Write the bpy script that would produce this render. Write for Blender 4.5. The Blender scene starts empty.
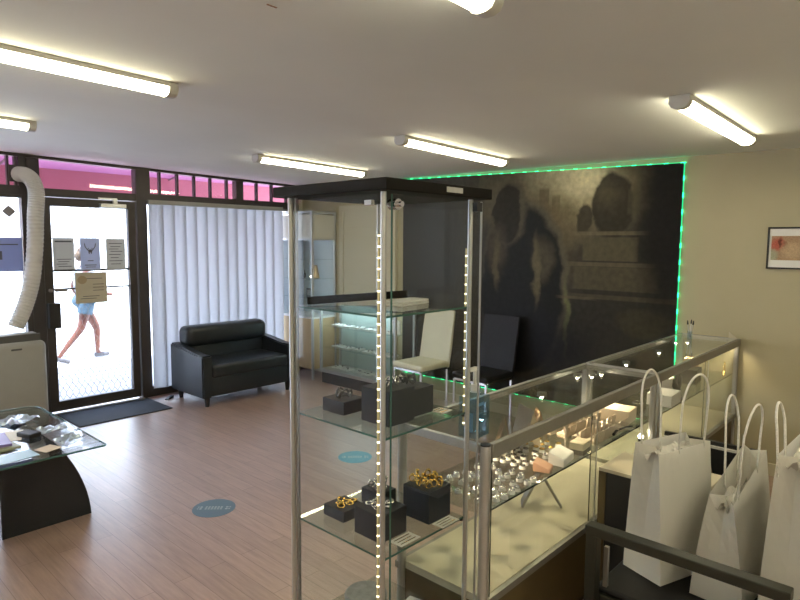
import bpy, bmesh, math, random
from mathutils import Vector, Matrix
random.seed(7)
R = math.radians
PI = math.pi
sc = bpy.context.scene
COL = sc.collection

# ------------------------------------------------------------------ camera
EYE = 1.68
F_PX, YAW, PITCH, ROLL = 603.99, R(42.647), R(5.478), R(0.37)
cam_d = bpy.data.cameras.new('camera')
cam_d.sensor_fit = 'HORIZONTAL'; cam_d.sensor_width = 36.0
cam_d.lens = F_PX / 800 * 36.0
cam_d.clip_start = 0.05; cam_d.clip_end = 200
cam = bpy.data.objects.new('camera', cam_d); COL.objects.link(cam)
f = Vector((math.cos(YAW)*math.cos(PITCH), math.sin(YAW)*math.cos(PITCH), -math.sin(PITCH)))
rt = Vector((math.sin(YAW), -math.cos(YAW), 0)); up = rt.cross(f)
rt2 = rt*math.cos(ROLL) + up*math.sin(ROLL); up2 = up*math.cos(ROLL) - rt*math.sin(ROLL)
m = Matrix((rt2, up2, -f)).transposed().to_4x4(); m.translation = (0, 0, EYE)
cam.matrix_world = m
sc.camera = cam

# ------------------------------------------------------------------ light, world, exposure
sc.view_settings.view_transform = 'Standard'
sc.view_settings.look = 'None'
sc.view_settings.gamma = 1.0
sc.view_settings.use_curve_mapping = False
sc.view_settings.exposure = 0.0
WORLD_S, SUN_S, TUBE_S = 9.0, 24.0, 25.0
w = bpy.data.worlds.new('sky'); sc.world = w; w.use_nodes = True
nt = w.node_tree; nt.nodes.clear()
wo = nt.nodes.new('ShaderNodeOutputWorld'); wb = nt.nodes.new('ShaderNodeBackground')
wg = nt.nodes.new('ShaderNodeTexGradient'); wc = nt.nodes.new('ShaderNodeTexCoord'); wr = nt.nodes.new('ShaderNodeValToRGB')
ws = nt.nodes.new('ShaderNodeSeparateXYZ')
nt.links.new(wc.outputs['Generated'], ws.inputs[0]); nt.links.new(ws.outputs['Z'], wr.inputs[0])
wr.color_ramp.elements[0].color = (0.80, 0.89, 1.0, 1); wr.color_ramp.elements[0].position = 0.0
wr.color_ramp.elements[1].color = (0.50, 0.68, 1.0, 1); wr.color_ramp.elements[1].position = 0.8
nt.nodes.remove(wg)
nt.links.new(wr.outputs[0], wb.inputs[0]); nt.links.new(wb.outputs[0], wo.inputs[0])
wb.inputs[1].default_value = WORLD_S
sun_d = bpy.data.lights.new('sun', 'SUN'); sun_d.energy = SUN_S; sun_d.angle = R(0.6); sun_d.color = (.96, .97, 1.0)
sun = bpy.data.objects.new('sun', sun_d); COL.objects.link(sun)
sun.rotation_euler = (R(14), R(4), 0)      # high, from behind the shop towards the street
sun.location = (0, -5, 12)
sc.cycles.max_bounces = 8; sc.cycles.diffuse_bounces = 4; sc.cycles.glossy_bounces = 4
sc.cycles.transmission_bounces = 6; sc.cycles.transparent_max_bounces = 32
sc.cycles.caustics_reflective = False; sc.cycles.caustics_refractive = False
sc.cycles.sample_clamp_indirect = 4.0
sc.cycles.use_denoising = True

# ------------------------------------------------------------------ materials
def mat(name, col=(.5, .5, .5), rough=.5, metal=0, noise=0, nscale=8, bump=0, bscale=60, spec=.5, coat=0, emit=None, es=0, stretch=None):
    M = bpy.data.materials.new(name); M.use_nodes = True
    n = M.node_tree; b = n.nodes['Principled BSDF']
    b.inputs['Base Color'].default_value = (*col, 1); b.inputs['Roughness'].default_value = rough
    b.inputs['Metallic'].default_value = metal; b.inputs['Specular IOR Level'].default_value = spec
    b.inputs['Coat Weight'].default_value = coat
    if emit: b.inputs['Emission Color'].default_value = (*emit, 1); b.inputs['Emission Strength'].default_value = es
    tc = n.nodes.new('ShaderNodeTexCoord'); mp = n.nodes.new('ShaderNodeMapping')
    n.links.new(tc.outputs['Object'], mp.inputs[0])
    if stretch: mp.inputs['Scale'].default_value = stretch
    t = n.nodes.new('ShaderNodeTexNoise'); t.inputs['Scale'].default_value = nscale; t.inputs['Detail'].default_value = 4
    n.links.new(mp.outputs[0], t.inputs['Vector'])
    r = n.nodes.new('ShaderNodeValToRGB')
    k = max(noise, .015)
    r.color_ramp.elements[0].position = .3; r.color_ramp.elements[1].position = .7
    r.color_ramp.elements[0].color = (*[c*(1-k) for c in col], 1); r.color_ramp.elements[1].color = (*[min(1, c*(1+k)) for c in col], 1)
    n.links.new(t.outputs['Fac'], r.inputs[0]); n.links.new(r.outputs[0], b.inputs['Base Color'])
    if bump:
        t2 = n.nodes.new('ShaderNodeTexNoise'); t2.inputs['Scale'].default_value = bscale; t2.inputs['Detail'].default_value = 3
        n.links.new(mp.outputs[0], t2.inputs['Vector'])
        bp = n.nodes.new('ShaderNodeBump'); bp.inputs['Strength'].default_value = bump; bp.inputs['Distance'].default_value = .01
        n.links.new(t2.outputs['Fac'], bp.inputs['Height']); n.links.new(bp.outputs[0], b.inputs['Normal'])
    return M

def glass(name, tint=(.95, .97, .96), ior=1.45, gloss=1.0):
    M = bpy.data.materials.new(name); M.use_nodes = True
    n = M.node_tree; n.nodes.clear()
    o = n.nodes.new('ShaderNodeOutputMaterial'); mx = n.nodes.new('ShaderNodeMixShader')
    # same two-sided reflectance whether the ray enters or leaves the sheet (Schlick)
    ge = n.nodes.new('ShaderNodeNewGeometry'); dt = n.nodes.new('ShaderNodeVectorMath'); dt.operation = 'DOT_PRODUCT'
    n.links.new(ge.outputs['Normal'], dt.inputs[0]); n.links.new(ge.outputs['Incoming'], dt.inputs[1])
    def mt_(op, a, b=0.0):
        q = n.nodes.new('ShaderNodeMath'); q.operation = op
        for i, v in enumerate((a, b)):
            if isinstance(v, (int, float)): q.inputs[i].default_value = v
            else: n.links.new(v, q.inputs[i])
        return q
    r0 = ((ior-1)/(ior+1))**2
    fr = mt_('ADD', mt_('MULTIPLY', mt_('POWER', mt_('SUBTRACT', 1.0, mt_('ABSOLUTE', dt.outputs['Value']).outputs[0]).outputs[0], 5.0).outputs[0], 1-r0).outputs[0], r0)
    tr = n.nodes.new('ShaderNodeBsdfTransparent'); tr.inputs[0].default_value = (*tint, 1)
    gl = n.nodes.new('ShaderNodeBsdfGlossy'); gl.inputs['Roughness'].default_value = .01
    gl.inputs[0].default_value = (gloss, gloss, gloss, 1)
    n.links.new(fr.outputs[0], mx.inputs[0]); n.links.new(tr.outputs[0], mx.inputs[1]); n.links.new(gl.outputs[0], mx.inputs[2])
    n.links.new(mx.outputs[0], o.inputs[0])
    return M

def emis(name, col, s, back=None):
    M = bpy.data.materials.new(name); M.use_nodes = True
    n = M.node_tree; b = n.nodes['Principled BSDF']
    b.inputs['Base Color'].default_value = (*(back or col), 1)
    b.inputs['Emission Color'].default_value = (*col, 1); b.inputs['Emission Strength'].default_value = s
    return M

def dots(name, axis, pitch, duty, col, s_on, s_off, body):
    """tape that carries bright diodes at an even pitch"""
    M = emis(name, col, 1, body); n = M.node_tree; b = n.nodes['Principled BSDF']
    tc = n.nodes.new('ShaderNodeTexCoord'); sp = n.nodes.new('ShaderNodeSeparateXYZ'); n.links.new(tc.outputs['Object'], sp.inputs[0])
    src = sp.outputs[axis] if axis < 3 else None
    if src is None:
        ad = n.nodes.new('ShaderNodeMath'); ad.operation = 'ADD'
        n.links.new(sp.outputs[1], ad.inputs[0]); n.links.new(sp.outputs[2], ad.inputs[1]); src = ad.outputs[0]
    mo = n.nodes.new('ShaderNodeMath'); mo.operation = 'FLOORED_MODULO'; mo.inputs[1].default_value = pitch; n.links.new(src, mo.inputs[0])
    lt = n.nodes.new('ShaderNodeMath'); lt.operation = 'LESS_THAN'; lt.inputs[1].default_value = pitch*duty; n.links.new(mo.outputs[0], lt.inputs[0])
    ma = n.nodes.new('ShaderNodeMath'); ma.operation = 'MULTIPLY_ADD'; ma.inputs[1].default_value = s_on-s_off; ma.inputs[2].default_value = s_off
    n.links.new(lt.outputs[0], ma.inputs[0]); n.links.new(ma.outputs[0], b.inputs['Emission Strength'])
    return M

M = {}
M['wall'] = mat('wall_paint', (.42, .375, .245), .75, noise=.06, nscale=1.4, bump=.08, bscale=90)
M['wall_cream'] = mat('wall_cream', (.50, .46, .34), .7, noise=.03, nscale=3)
M['wall_back'] = mat('wall_back', (.72, .70, .62), .8, noise=.04)
M['ceiling'] = mat('ceiling_plaster', (.78, .79, .73), .85, noise=.035, nscale=1.2, bump=.05, bscale=40)
M['alu'] = mat('brushed_aluminium', (.55, .55, .54), .38, .85, noise=.05, nscale=30, stretch=(1, 1, .1))
M['alu_dark'] = mat('dull_aluminium', (.30, .29, .26), .45, .7, noise=.05, nscale=20)
M['chrome'] = mat('chrome', (.78, .78, .78), .12, 1)
M['bronze_frame'] = mat('dark_bronze_frame', (.045, .038, .035), .45, .3, noise=.1)
M['bronze_grey'] = mat('grey_frame', (.22, .20, .19), .5, .2, noise=.1)  # grey, paler than the dark bronze frame
M['black'] = mat('matt_black', (.012, .012, .013), .45, noise=.1)
M['black_soft'] = mat('black_leatherette', (.008, .008, .009), .5, noise=.15, nscale=30, bump=.12, bscale=220, spec=.25)
M['black_gloss'] = mat('black_gloss', (.007, .010, .016), .22, noise=.1, spec=.5)
M['black_roof'] = mat('black_laminate', (.007, .006, .005), .6, spec=.08, noise=.1)
M['arm_paint'] = mat('black_painted_wood', (.018, .019, .013), .36, noise=.15, nscale=20, stretch=(8, 1, 8))
M['block'] = mat('black_velvet_block', (.016, .019, .027), .6, noise=.12, nscale=60)
M['sofa'] = mat('sofa_leatherette', (.016, .021, .028), .36, noise=.12, nscale=12, bump=.15, bscale=160)
M['white_seat'] = mat('cream_leatherette', (.62, .60, .46), .42, noise=.03, nscale=12, bump=.06, bscale=160)
M['paper'] = mat('white_paper', (.80, .79, .76), .7, noise=.02)
M['bagpaper'] = mat('white_kraft_paper', (.90, .88, .82), .62, noise=.04, nscale=5, bump=.08, bscale=14)
M['cord'] = mat('twisted_paper_cord', (.72, .70, .64), .7, noise=.1, nscale=90, bump=.5, bscale=160)
M['tissue'] = mat('tissue_paper', (.60, .58, .53), .8, noise=.08, nscale=30, bump=.5, bscale=40)
M['ink'] = mat('grey_ink', (.10, .10, .11), .8)
M['ac'] = mat('cream_plastic', (.30, .30, .275), .5, noise=.03)
M['ac_dark'] = mat('dark_vent', (.07, .07, .065), .5)
M['hose'] = mat('ribbed_hose', (.55, .54, .50), .6, noise=.03)
M['cream_panel'] = mat('cream_base_panel', (.52, .47, .345), .55, noise=.02)
M['pale_board'] = mat('pale_shelf_board', (.72, .72, .70), .5)  # pale board colour, also on trays and ring stand bases
M['tan_wood'] = mat('pale_maple', (.50, .36, .19), .5, noise=.10, nscale=6, stretch=(6, 6, .6))
M['brown_wood'] = mat('brown_wood', (.22, .10, .04), .5, noise=.2, nscale=10)
M['brown_panel'] = mat('dark_brown_panel', (.085, .060, .022), .5, noise=.1)
M['gold'] = mat('gold', (.78, .53, .14), .25, 1, noise=.1, nscale=200)
M['silver'] = mat('silver', (.72, .72, .70), .2, 1, noise=.1, nscale=200)
M['antique'] = mat('blackened_silver', (.16, .15, .15), .3, 1, noise=.3, nscale=200)
M['peach'] = mat('peach_card', (.62, .36, .24), .6)
M['brown_card'] = mat('brown_card', (.52, .38, .24), .6, noise=.2, nscale=20)
M['grey_card'] = mat('grey_card', (.58, .53, .45), .6)
M['grey_velvet'] = mat('grey_velvet', (.23, .24, .24), .9, noise=.15, nscale=40)
M['marble'] = mat('grey_marble', (.45, .45, .44), .3, noise=.35, nscale=14)
M['skin'] = mat('skin', (.15, .055, .035), .5)
M['denim'] = mat('blue_shorts', (.06, .11, .15), .8)
M['shirt'] = mat('pale_shirt', (.30, .33, .38), .8)
M['hair'] = mat('brown_hair', (.10, .06, .03), .6)
M['concrete'] = mat('pavement', (.55, .54, .52), .85, noise=.05, nscale=4)
M['road'] = mat('road', (.42, .42, .42), .9, noise=.05)
M['kerb'] = mat('kerb', (.14, .13, .15), .9)
M['white_render'] = mat('white_render', (.80, .80, .80), .8, noise=.02)
M['pink_render'] = mat('pink_render', (.50, .16, .13), .8, noise=.1)
M['leaf'] = mat('hedge_leaf', (.045, .085, .045), .8, noise=.4, nscale=20)
M['mat'] = mat('door_mat', (.032, .040, .055), .9, noise=.25, nscale=300)
M['rubber'] = mat('black_rubber', (.01, .01, .01), .6)
M['tan_cone'] = mat('tan_suede', (.38, .30, .19), .8)
M['blue_plastic'] = mat('blue_label', (.16, .36, .55), .4)
M['purple'] = mat('purple_cover', (.20, .15, .42), .35)
M['green_cover'] = mat('olive_cover', (.28, .30, .20), .4)
M['blue_sheet'] = mat('pale_blue_print', (.42, .62, .80), .3)
M['lilac_paper'] = mat('blue_paper', (.28, .33, .55), .6)
M['glass'] = glass('clear_glass', (.968, .978, .972), 1.27)
M['glass_top'] = glass('counter_glass', (.93, .95, .93), 1.50)
M['glass_edge'] = mat('green_glass_edge', (.045, .12, .10), .15, noise=.1)
M['glass_dark_edge'] = mat('dark_glass_edge', (.02, .03, .025), .2)
M['shelf_glass'] = glass('shelf_glass', (.86, .90, .88), 1.52)
M['window_glass'] = glass('window_glass', (.97, .98, .99), 1.45)
M['transom_glass'] = glass('pink_film_glass', (.98, .80, .86), 1.45)
M['table_glass'] = glass('table_glass', (.86, .90, .92), 1.8)
M['acrylic'] = glass('acrylic', (.80, .90, .97), 1.5)
M['gel'] = glass('pale_blue_gel', (.80, .90, .97), 1.5)
M['tube'] = emis('fluorescent_diffuser', (1, .92, .66), TUBE_S)
M['bulb'] = emis('halogen', (1, .86, .60), 60)
M['led'] = dots('led_tape', 2, .032, .16, (1, .90, .60), 4, .08, (.55, .45, .18))
M['green_led'] = dots('green_led_tape', 3, .13, .30, (.02, 1, .36), 4.5, .9, (.02, .3, .1))

def wood_floor():
    Mt = bpy.data.materials.new('laminate_floor'); Mt.use_nodes = True; n = Mt.node_tree; b = n.nodes['Principled BSDF']
    tc = n.nodes.new('ShaderNodeTexCoord'); mp = n.nodes.new('ShaderNodeMapping'); mp.inputs['Rotation'].default_value = (0, 0, R(90))
    n.links.new(tc.outputs['Object'], mp.inputs[0])
    br = n.nodes.new('ShaderNodeTexBrick'); br.offset = .37
    br.inputs['Scale'].default_value = 1; br.inputs['Brick Width'].default_value = 1.15; br.inputs['Row Height'].default_value = .095
    br.inputs['Mortar Size'].default_value = .0016; br.inputs['Bias'].default_value = 0
    br.inputs['Color1'].default_value = (.40, .275, .22, 1); br.inputs['Color2'].default_value = (.325, .22, .172, 1); br.inputs['Mortar'].default_value = (.16, .095, .07, 1)
    n.links.new(mp.outputs[0], br.inputs['Vector'])
    m2 = n.nodes.new('ShaderNodeMapping'); m2.inputs['Scale'].default_value = (22, 1.6, 1); n.links.new(tc.outputs['Object'], m2.inputs[0])
    no = n.nodes.new('ShaderNodeTexNoise'); no.inputs['Scale'].default_value = 2.2; no.inputs['Detail'].default_value = 6; no.inputs['Roughness'].default_value = .65
    n.links.new(m2.outputs[0], no.inputs['Vector'])
    r = n.nodes.new('ShaderNodeValToRGB'); r.color_ramp.elements[0].position = .3; r.color_ramp.elements[0].color = (.74, .70, .68, 1)
    r.color_ramp.elements[1].position = .72; r.color_ramp.elements[1].color = (1.2, 1.2, 1.2, 1)
    n.links.new(no.outputs['Fac'], r.inputs[0])
    mx = n.nodes.new('ShaderNodeMix'); mx.data_type = 'RGBA'; mx.blend_type = 'MULTIPLY'; mx.inputs[0].default_value = 1
    n.links.new(br.outputs['Color'], mx.inputs[6]); n.links.new(r.outputs[0], mx.inputs[7]); n.links.new(mx.outputs[2], b.inputs['Base Color'])
    b.inputs['Specular IOR Level'].default_value = .8
    rr = n.nodes.new('ShaderNodeMapRange'); rr.inputs[3].default_value = .32; rr.inputs[4].default_value = .44; b.inputs['Coat Weight'].default_value = .9; b.inputs['Coat Roughness'].default_value = .34
    n.links.new(no.outputs['Fac'], rr.inputs[0]); n.links.new(rr.outputs[0], b.inputs['Roughness'])
    return Mt
M['floor'] = wood_floor()

def translucent(name, col, t, tcol=None):
    Mt = bpy.data.materials.new(name); Mt.use_nodes = True; n = Mt.node_tree; n.nodes.clear()
    o = n.nodes.new('ShaderNodeOutputMaterial'); mx = n.nodes.new('ShaderNodeMixShader'); mx.inputs[0].default_value = t
    d = n.nodes.new('ShaderNodeBsdfDiffuse'); d.inputs[0].default_value = (*col, 1)
    tr = n.nodes.new('ShaderNodeBsdfTranslucent'); tr.inputs[0].default_value = (*(tcol or col), 1)
    tx = n.nodes.new('ShaderNodeTexNoise'); tx.inputs['Scale'].default_value = 60
    n.links.new(d.outputs[0], mx.inputs[1]); n.links.new(tr.outputs[0], mx.inputs[2]); n.links.new(mx.outputs[0], o.inputs[0])
    return Mt
M['blind'] = translucent('vertical_blind_fabric', (.72, .74, .78), .55, (.52, .52, .52))
M['awning'] = translucent('red_awning_fabric', (.60, .32, .37), .45, (.34, .16, .19))
M['awning_top'] = translucent('faded_purple_canvas', (.6, .40, .58), .45, (.34, .22, .33))

# print helpers: soft masks mixed over a base, in object space (metres)
def picture(name, base, layers, rough=.5, noise=.25, nscale=3, axes=(1, 2)):
    Mt = bpy.data.materials.new(name); Mt.use_nodes = True; n = Mt.node_tree; b = n.nodes['Principled BSDF']; b.inputs['Roughness'].default_value = rough
    b.inputs['Specular IOR Level'].default_value = .08
    tc = n.nodes.new('ShaderNodeTexCoord'); sp = n.nodes.new('ShaderNodeSeparateXYZ')
    no = n.nodes.new('ShaderNodeTexNoise'); no.inputs['Scale'].default_value = nscale; no.inputs['Detail'].default_value = 5
    n.links.new(tc.outputs['Object'], no.inputs['Vector'])
    wv = n.nodes.new('ShaderNodeVectorMath'); wv.operation = 'SCALE'; wv.inputs['Scale'].default_value = noise*.6
    sb = n.nodes.new('ShaderNodeVectorMath'); sb.operation = 'SUBTRACT'; sb.inputs[1].default_value = (.5, .5, .5)
    n.links.new(no.outputs['Color'], sb.inputs[0]); n.links.new(sb.outputs[0], wv.inputs[0])
    av = n.nodes.new('ShaderNodeVectorMath'); av.operation = 'ADD'; n.links.new(tc.outputs['Object'], av.inputs[0]); n.links.new(wv.outputs[0], av.inputs[1])
    n.links.new(av.outputs[0], sp.inputs[0])
    sp0 = n.nodes.new('ShaderNodeSeparateXYZ'); n.links.new(tc.outputs['Object'], sp0.inputs[0])
    def math_(op, a, bb=None, c=None):
        q = n.nodes.new('ShaderNodeMath'); q.operation = op
        for i, v in enumerate((a, bb, c)):
            if v is None: continue
            if isinstance(v, (int, float)): q.inputs[i].default_value = v
            else: n.links.new(v, q.inputs[i])
        return q.outputs[0]
    cur = n.nodes.new('ShaderNodeRGB'); cur.outputs[0].default_value = (*base, 1); cur = cur.outputs[0]
    for L in layers:
        kind, cx, cy, rx, ry, soft, col, op = L
        S = sp0 if kind == 'rect' else sp
        dx = math_('DIVIDE', math_('ABSOLUTE', math_('SUBTRACT', S.outputs[axes[0]], cx)), rx)
        dy = math_('DIVIDE', math_('ABSOLUTE', math_('SUBTRACT', S.outputs[axes[1]], cy)), ry)
        d = math_('MAXIMUM', dx, dy) if kind == 'rect' else math_('SQRT', math_('ADD', math_('MULTIPLY', dx, dx), math_('MULTIPLY', dy, dy)))
        mr = n.nodes.new('ShaderNodeMapRange'); mr.interpolation_type = 'SMOOTHSTEP'
        mr.inputs[1].default_value = 1+soft; mr.inputs[2].default_value = 1-soft; n.links.new(d, mr.inputs[0])
        fac = math_('MULTIPLY', mr.outputs[0], op)
        mx = n.nodes.new('ShaderNodeMix'); mx.data_type = 'RGBA'; n.links.new(fac, mx.inputs[0]); n.links.new(cur, mx.inputs[6]); mx.inputs[7].default_value = (*col, 1)
        cur = mx.outputs[2]
    n2 = n.nodes.new('ShaderNodeTexNoise'); n2.inputs['Scale'].default_value = nscale*4; n2.inputs['Detail'].default_value = 6; n.links.new(tc.outputs['Object'], n2.inputs['Vector'])
    r = n.nodes.new('ShaderNodeValToRGB'); r.color_ramp.elements[0].color = (.82, .82, .82, 1); r.color_ramp.elements[1].color = (1.15, 1.15, 1.15, 1)
    r.color_ramp.elements[0].position = .3; r.color_ramp.elements[1].position = .7
    n.links.new(n2.outputs['Fac'], r.inputs[0])
    mm = n.nodes.new('ShaderNodeMix'); mm.data_type = 'RGBA'; mm.blend_type = 'MULTIPLY'; mm.inputs[0].default_value = 1
    n.links.new(cur, mm.inputs[6]); n.links.new(r.outputs[0], mm.inputs[7]); n.links.new(mm.outputs[2], b.inputs['Base Color'])
    return Mt

# ------------------------------------------------------------------ mesh helpers
class MB:
    """collects shapes; off: subtract this from world coordinates"""
    def __init__(s, off=(0, 0, 0)): s.bm = bmesh.new(); s.off = Vector(off)
    def _add(s, bm2, mi=0):
        me = bpy.data.meshes.new('t'); 
        for fc in bm2.faces: fc.material_index = mi
        bm2.to_mesh(me); bm2.free(); s.bm.from_mesh(me); bpy.data.meshes.remove(me)
    def box(s, a, b, bev=0, seg=2, mi=0, mtx=None):
        a = Vector(a); b = Vector(b); t = bmesh.new()
        bmesh.ops.create_cube(t, size=1)
        c = (a+b)/2 - s.off; d = Vector([abs(v) for v in (b-a)])
        for v in t.verts: v.co = Vector((v.co.x*d.x, v.co.y*d.y, v.co.z*d.z))
        if bev:
            bmesh.ops.bevel(t, geom=list(t.edges), offset=min(bev, min(d)*.49), segments=seg, affect='EDGES', profile=.5)
        for v in t.verts: v.co += c
        if mtx: bmesh.ops.transform(t, matrix=mtx, verts=t.verts)
        s._add(t, mi); return s
    def cyl(s, p, q, r, r2=None, seg=16, mi=0, cap=True):
        p = Vector(p)-s.off; q = Vector(q)-s.off; t = bmesh.new(); d = q-p
        bmesh.ops.create_cone(t, cap_ends=cap, segments=seg, radius1=r, radius2=r if r2 is None else r2, depth=d.length)
        mt = Matrix.Translation((p+q)/2) @ d.to_track_quat('Z', 'Y').to_matrix().to_4x4()
        bmesh.ops.transform(t, matrix=mt, verts=t.verts); s._add(t, mi); return s
    def ball(s, c, r, sc_=(1, 1, 1), mi=0, u=14, v=10):
        t = bmesh.new(); bmesh.ops.create_uvsphere(t, u_segments=u, v_segments=v, radius=r)
        for x in t.verts: x.co = Vector((x.co.x*sc_[0], x.co.y*sc_[1], x.co.z*sc_[2])) + Vector(c)-s.off
        s._add(t, mi); return s
    def tube(s, pts, rad, seg=10, mi=0, closed=False):
        t = bmesh.new(); P = [Vector(p)-s.off for p in pts]; n = len(P); rings = []
        prev = None
        for i, p in enumerate(P):
            if closed: d = P[(i+1) % n]-P[i-1]
            else: d = P[min(i+1, n-1)]-P[max(i-1, 0)]
            d.normalize()
            if prev is None:
                a = d.orthogonal().normalized()
            else:
                a = (prev - d*prev.dot(d)).normalized()
            prev = a; bb = d.cross(a); r = rad(i/(max(1, n-1))) if callable(rad) else rad
            rings.append([t.verts.new(p + (a*math.cos(2*PI*k/seg)+bb*math.sin(2*PI*k/seg))*r) for k in range(seg)])
        for i in range(n if closed else n-1):
            A = rings[i]; B = rings[(i+1) % n]
            for k in range(seg): t.faces.new((A[k], A[(k+1) % seg], B[(k+1) % seg], B[k]))
        if not closed: t.faces.new(list(reversed(rings[0]))); t.faces.new(rings[-1])
        s._add(t, mi); return s
    def lathe(s, prof, c, seg=20, mi=0):
        t = bmesh.new(); c = Vector(c)-s.off; rings = []
        for r, z in prof: rings.append([t.verts.new(c+Vector((r*math.cos(2*PI*k/seg), r*math.sin(2*PI*k/seg), z))) for k in range(seg)])
        for A, B in zip(rings, rings[1:]):
            for k in range(seg): t.faces.new((A[k], A[(k+1) % seg], B[(k+1) % seg], B[k]))
        t.faces.new(list(reversed(rings[0]))); t.faces.new(rings[-1]); s._add(t, mi); return s
    def prism(s, poly, ax, lo, hi, mi=0, bev=0):
        """poly: 2D outline; ax: extrusion axis; the other two axes in order"""
        t = bmesh.new()
        def P(u, v, h):
            return Vector({0: (h, u, v), 1: (u, h, v), 2: (u, v, h)}[ax]) - s.off
        A = [t.verts.new(P(u, v, lo)) for u, v in poly]; B = [t.verts.new(P(u, v, hi)) for u, v in poly]
        n = len(poly); t.faces.new(A); t.faces.new(B)
        for i in range(n): t.faces.new((A[i], A[(i+1) % n], B[(i+1) % n], B[i]))
        bmesh.ops.recalc_face_normals(t, faces=t.faces)
        if bev: bmesh.ops.bevel(t, geom=list(t.edges), offset=bev, segments=2, affect='EDGES')
        s._add(t, mi); return s
    def grid(s, rows, mi=0, thick=0):
        t = bmesh.new(); V = [[t.verts.new(Vector(p)-s.off) for p in r] for r in rows]
        for i in range(len(V)-1):
            for j in range(len(V[0])-1): t.faces.new((V[i][j], V[i][j+1], V[i+1][j+1], V[i+1][j]))
        if thick: bmesh.ops.solidify(t, geom=list(t.faces), thickness=thick)
        s._add(t, mi); return s
    def build(s, name, mats, parent=None, smooth=False, kind=None, label=None):
        me = bpy.data.meshes.new(name); s.bm.normal_update(); s.bm.to_mesh(me); s.bm.free()
        for mt in (mats if isinstance(mats, (list, tuple)) else [mats]): me.materials.append(M[mt] if isinstance(mt, str) else mt)
        if smooth:
            for p in me.polygons: p.use_smooth = True
            try: me.set_sharp_from_angle(angle=R(40))
            except Exception: pass
        o = bpy.data.objects.new(name, me); COL.objects.link(o)
        if parent is not None: o.parent = parent
        else: o.location = s.off
        if kind: o['kind'] = kind
        if label: o['label'] = label
        return o

def thing(name, label, cat, loc=(0, 0, 0), rz=0, group=None, kind=None):
    o = bpy.data.objects.new(name, None); COL.objects.link(o); o.location = loc; o.rotation_euler = (0, 0, rz)
    o.empty_display_size = .1
    if label: o['label'] = label
    if cat: o['category'] = cat
    if group: o['group'] = group
    if kind: o['kind'] = kind
    return o
def tag(o, label, cat, group=None, kind=None):
    o['label'] = label; o['category'] = cat
    if group: o['group'] = group
    if kind: o['kind'] = kind
    return o
def dup(root, loc, rot=None, label=None, group=None):
    r = root.copy(); COL.objects.link(r); r.location = loc
    if rot is not None: r.rotation_euler = rot if hasattr(rot, '__len__') else (0, 0, rot)
    if label: r['label'] = label
    if group: r['group'] = group
    for ch in list(root.children):
        c = ch.copy(); COL.objects.link(c); c.parent = r
        for g in list(ch.children):
            d = g.copy(); COL.objects.link(d); d.parent = c
    return r
def struct(name, mb, mt, **k):
    return mb.build(name, mt, kind='structure', **k)
def light(name, kind, loc, energy, col, parent=None, **k):
    d = bpy.data.lights.new(name, kind); d.energy = energy; d.color = col
    for a, v in k.items(): setattr(d, a, v)
    o = bpy.data.objects.new(name, d); COL.objects.link(o); o.location = loc
    if parent: o.parent = parent
    return o

# ------------------------------------------------------------------ room shell
XW, YW, XL, YB = 4.986, 6.353, -2.6, -1.6
def ceil_z(x, y): return 2.454 - .02*(x-1.9) + .0085*(y-6.35)
struct('floor', MB().box((XL-.15, YB-.15, -.12), (XW+.15, YW+.12, 0)), 'floor')
c = MB()
t = bmesh.new()
cor = [(XL-.2, YB-.2), (XW+.2, YB-.2), (XW+.2, YW+.2), (XL-.2, YW+.2)]
lo = [t.verts.new((x, y, ceil_z(x, y))) for x, y in cor]; hi = [t.verts.new((x, y, 2.85)) for x, y in cor]
t.faces.new(lo[::-1]); t.faces.new(hi)
for i in range(4): t.faces.new((lo[i], lo[(i+1) % 4], hi[(i+1) % 4], hi[i]))
c._add(t); struct('ceiling', c, 'ceiling')
struct('wall_right', MB().box((XW, YB, 0), (XW+.15, YW+.1, 2.5)), 'wall')
struct('wall_left', MB().box((XL-.15, YB, 0), (XL, YW+.1, 2.6)), 'wall_back')
struct('wall_rear', MB().box((XL, YB-.15, 0), (XW, YB, 2.6)), 'wall_back')
# shopfront wall strip right of the glazing and sill below it
struct('wall_front', MB().box((4.90, YW-.02, 0), (XW, YW+.1, 2.45)), 'wall_cream')
struct('trim_1', MB().box((2.90, YW-.05, 0), (4.90, YW+.06, .085)), 'bronze_frame')
struct('trim_2', MB().box((XL, YW-.05, 0), (1.86, YW+.06, .10)), 'bronze_frame')
struct('baseboard_right', MB().box((XW-.014, YB, 0), (XW, 4.60, .09)).box((XW-.014, 5.56, 0), (XW, YW, .09)), 'wall_cream')
# small marks on the ceiling
z0 = ceil_z(1.2, 1.67)
struct('trim_3', MB().box((1.178, 1.664, z0-.002), (1.215, 1.669, z0+.01)), 'brown_wood')

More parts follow.
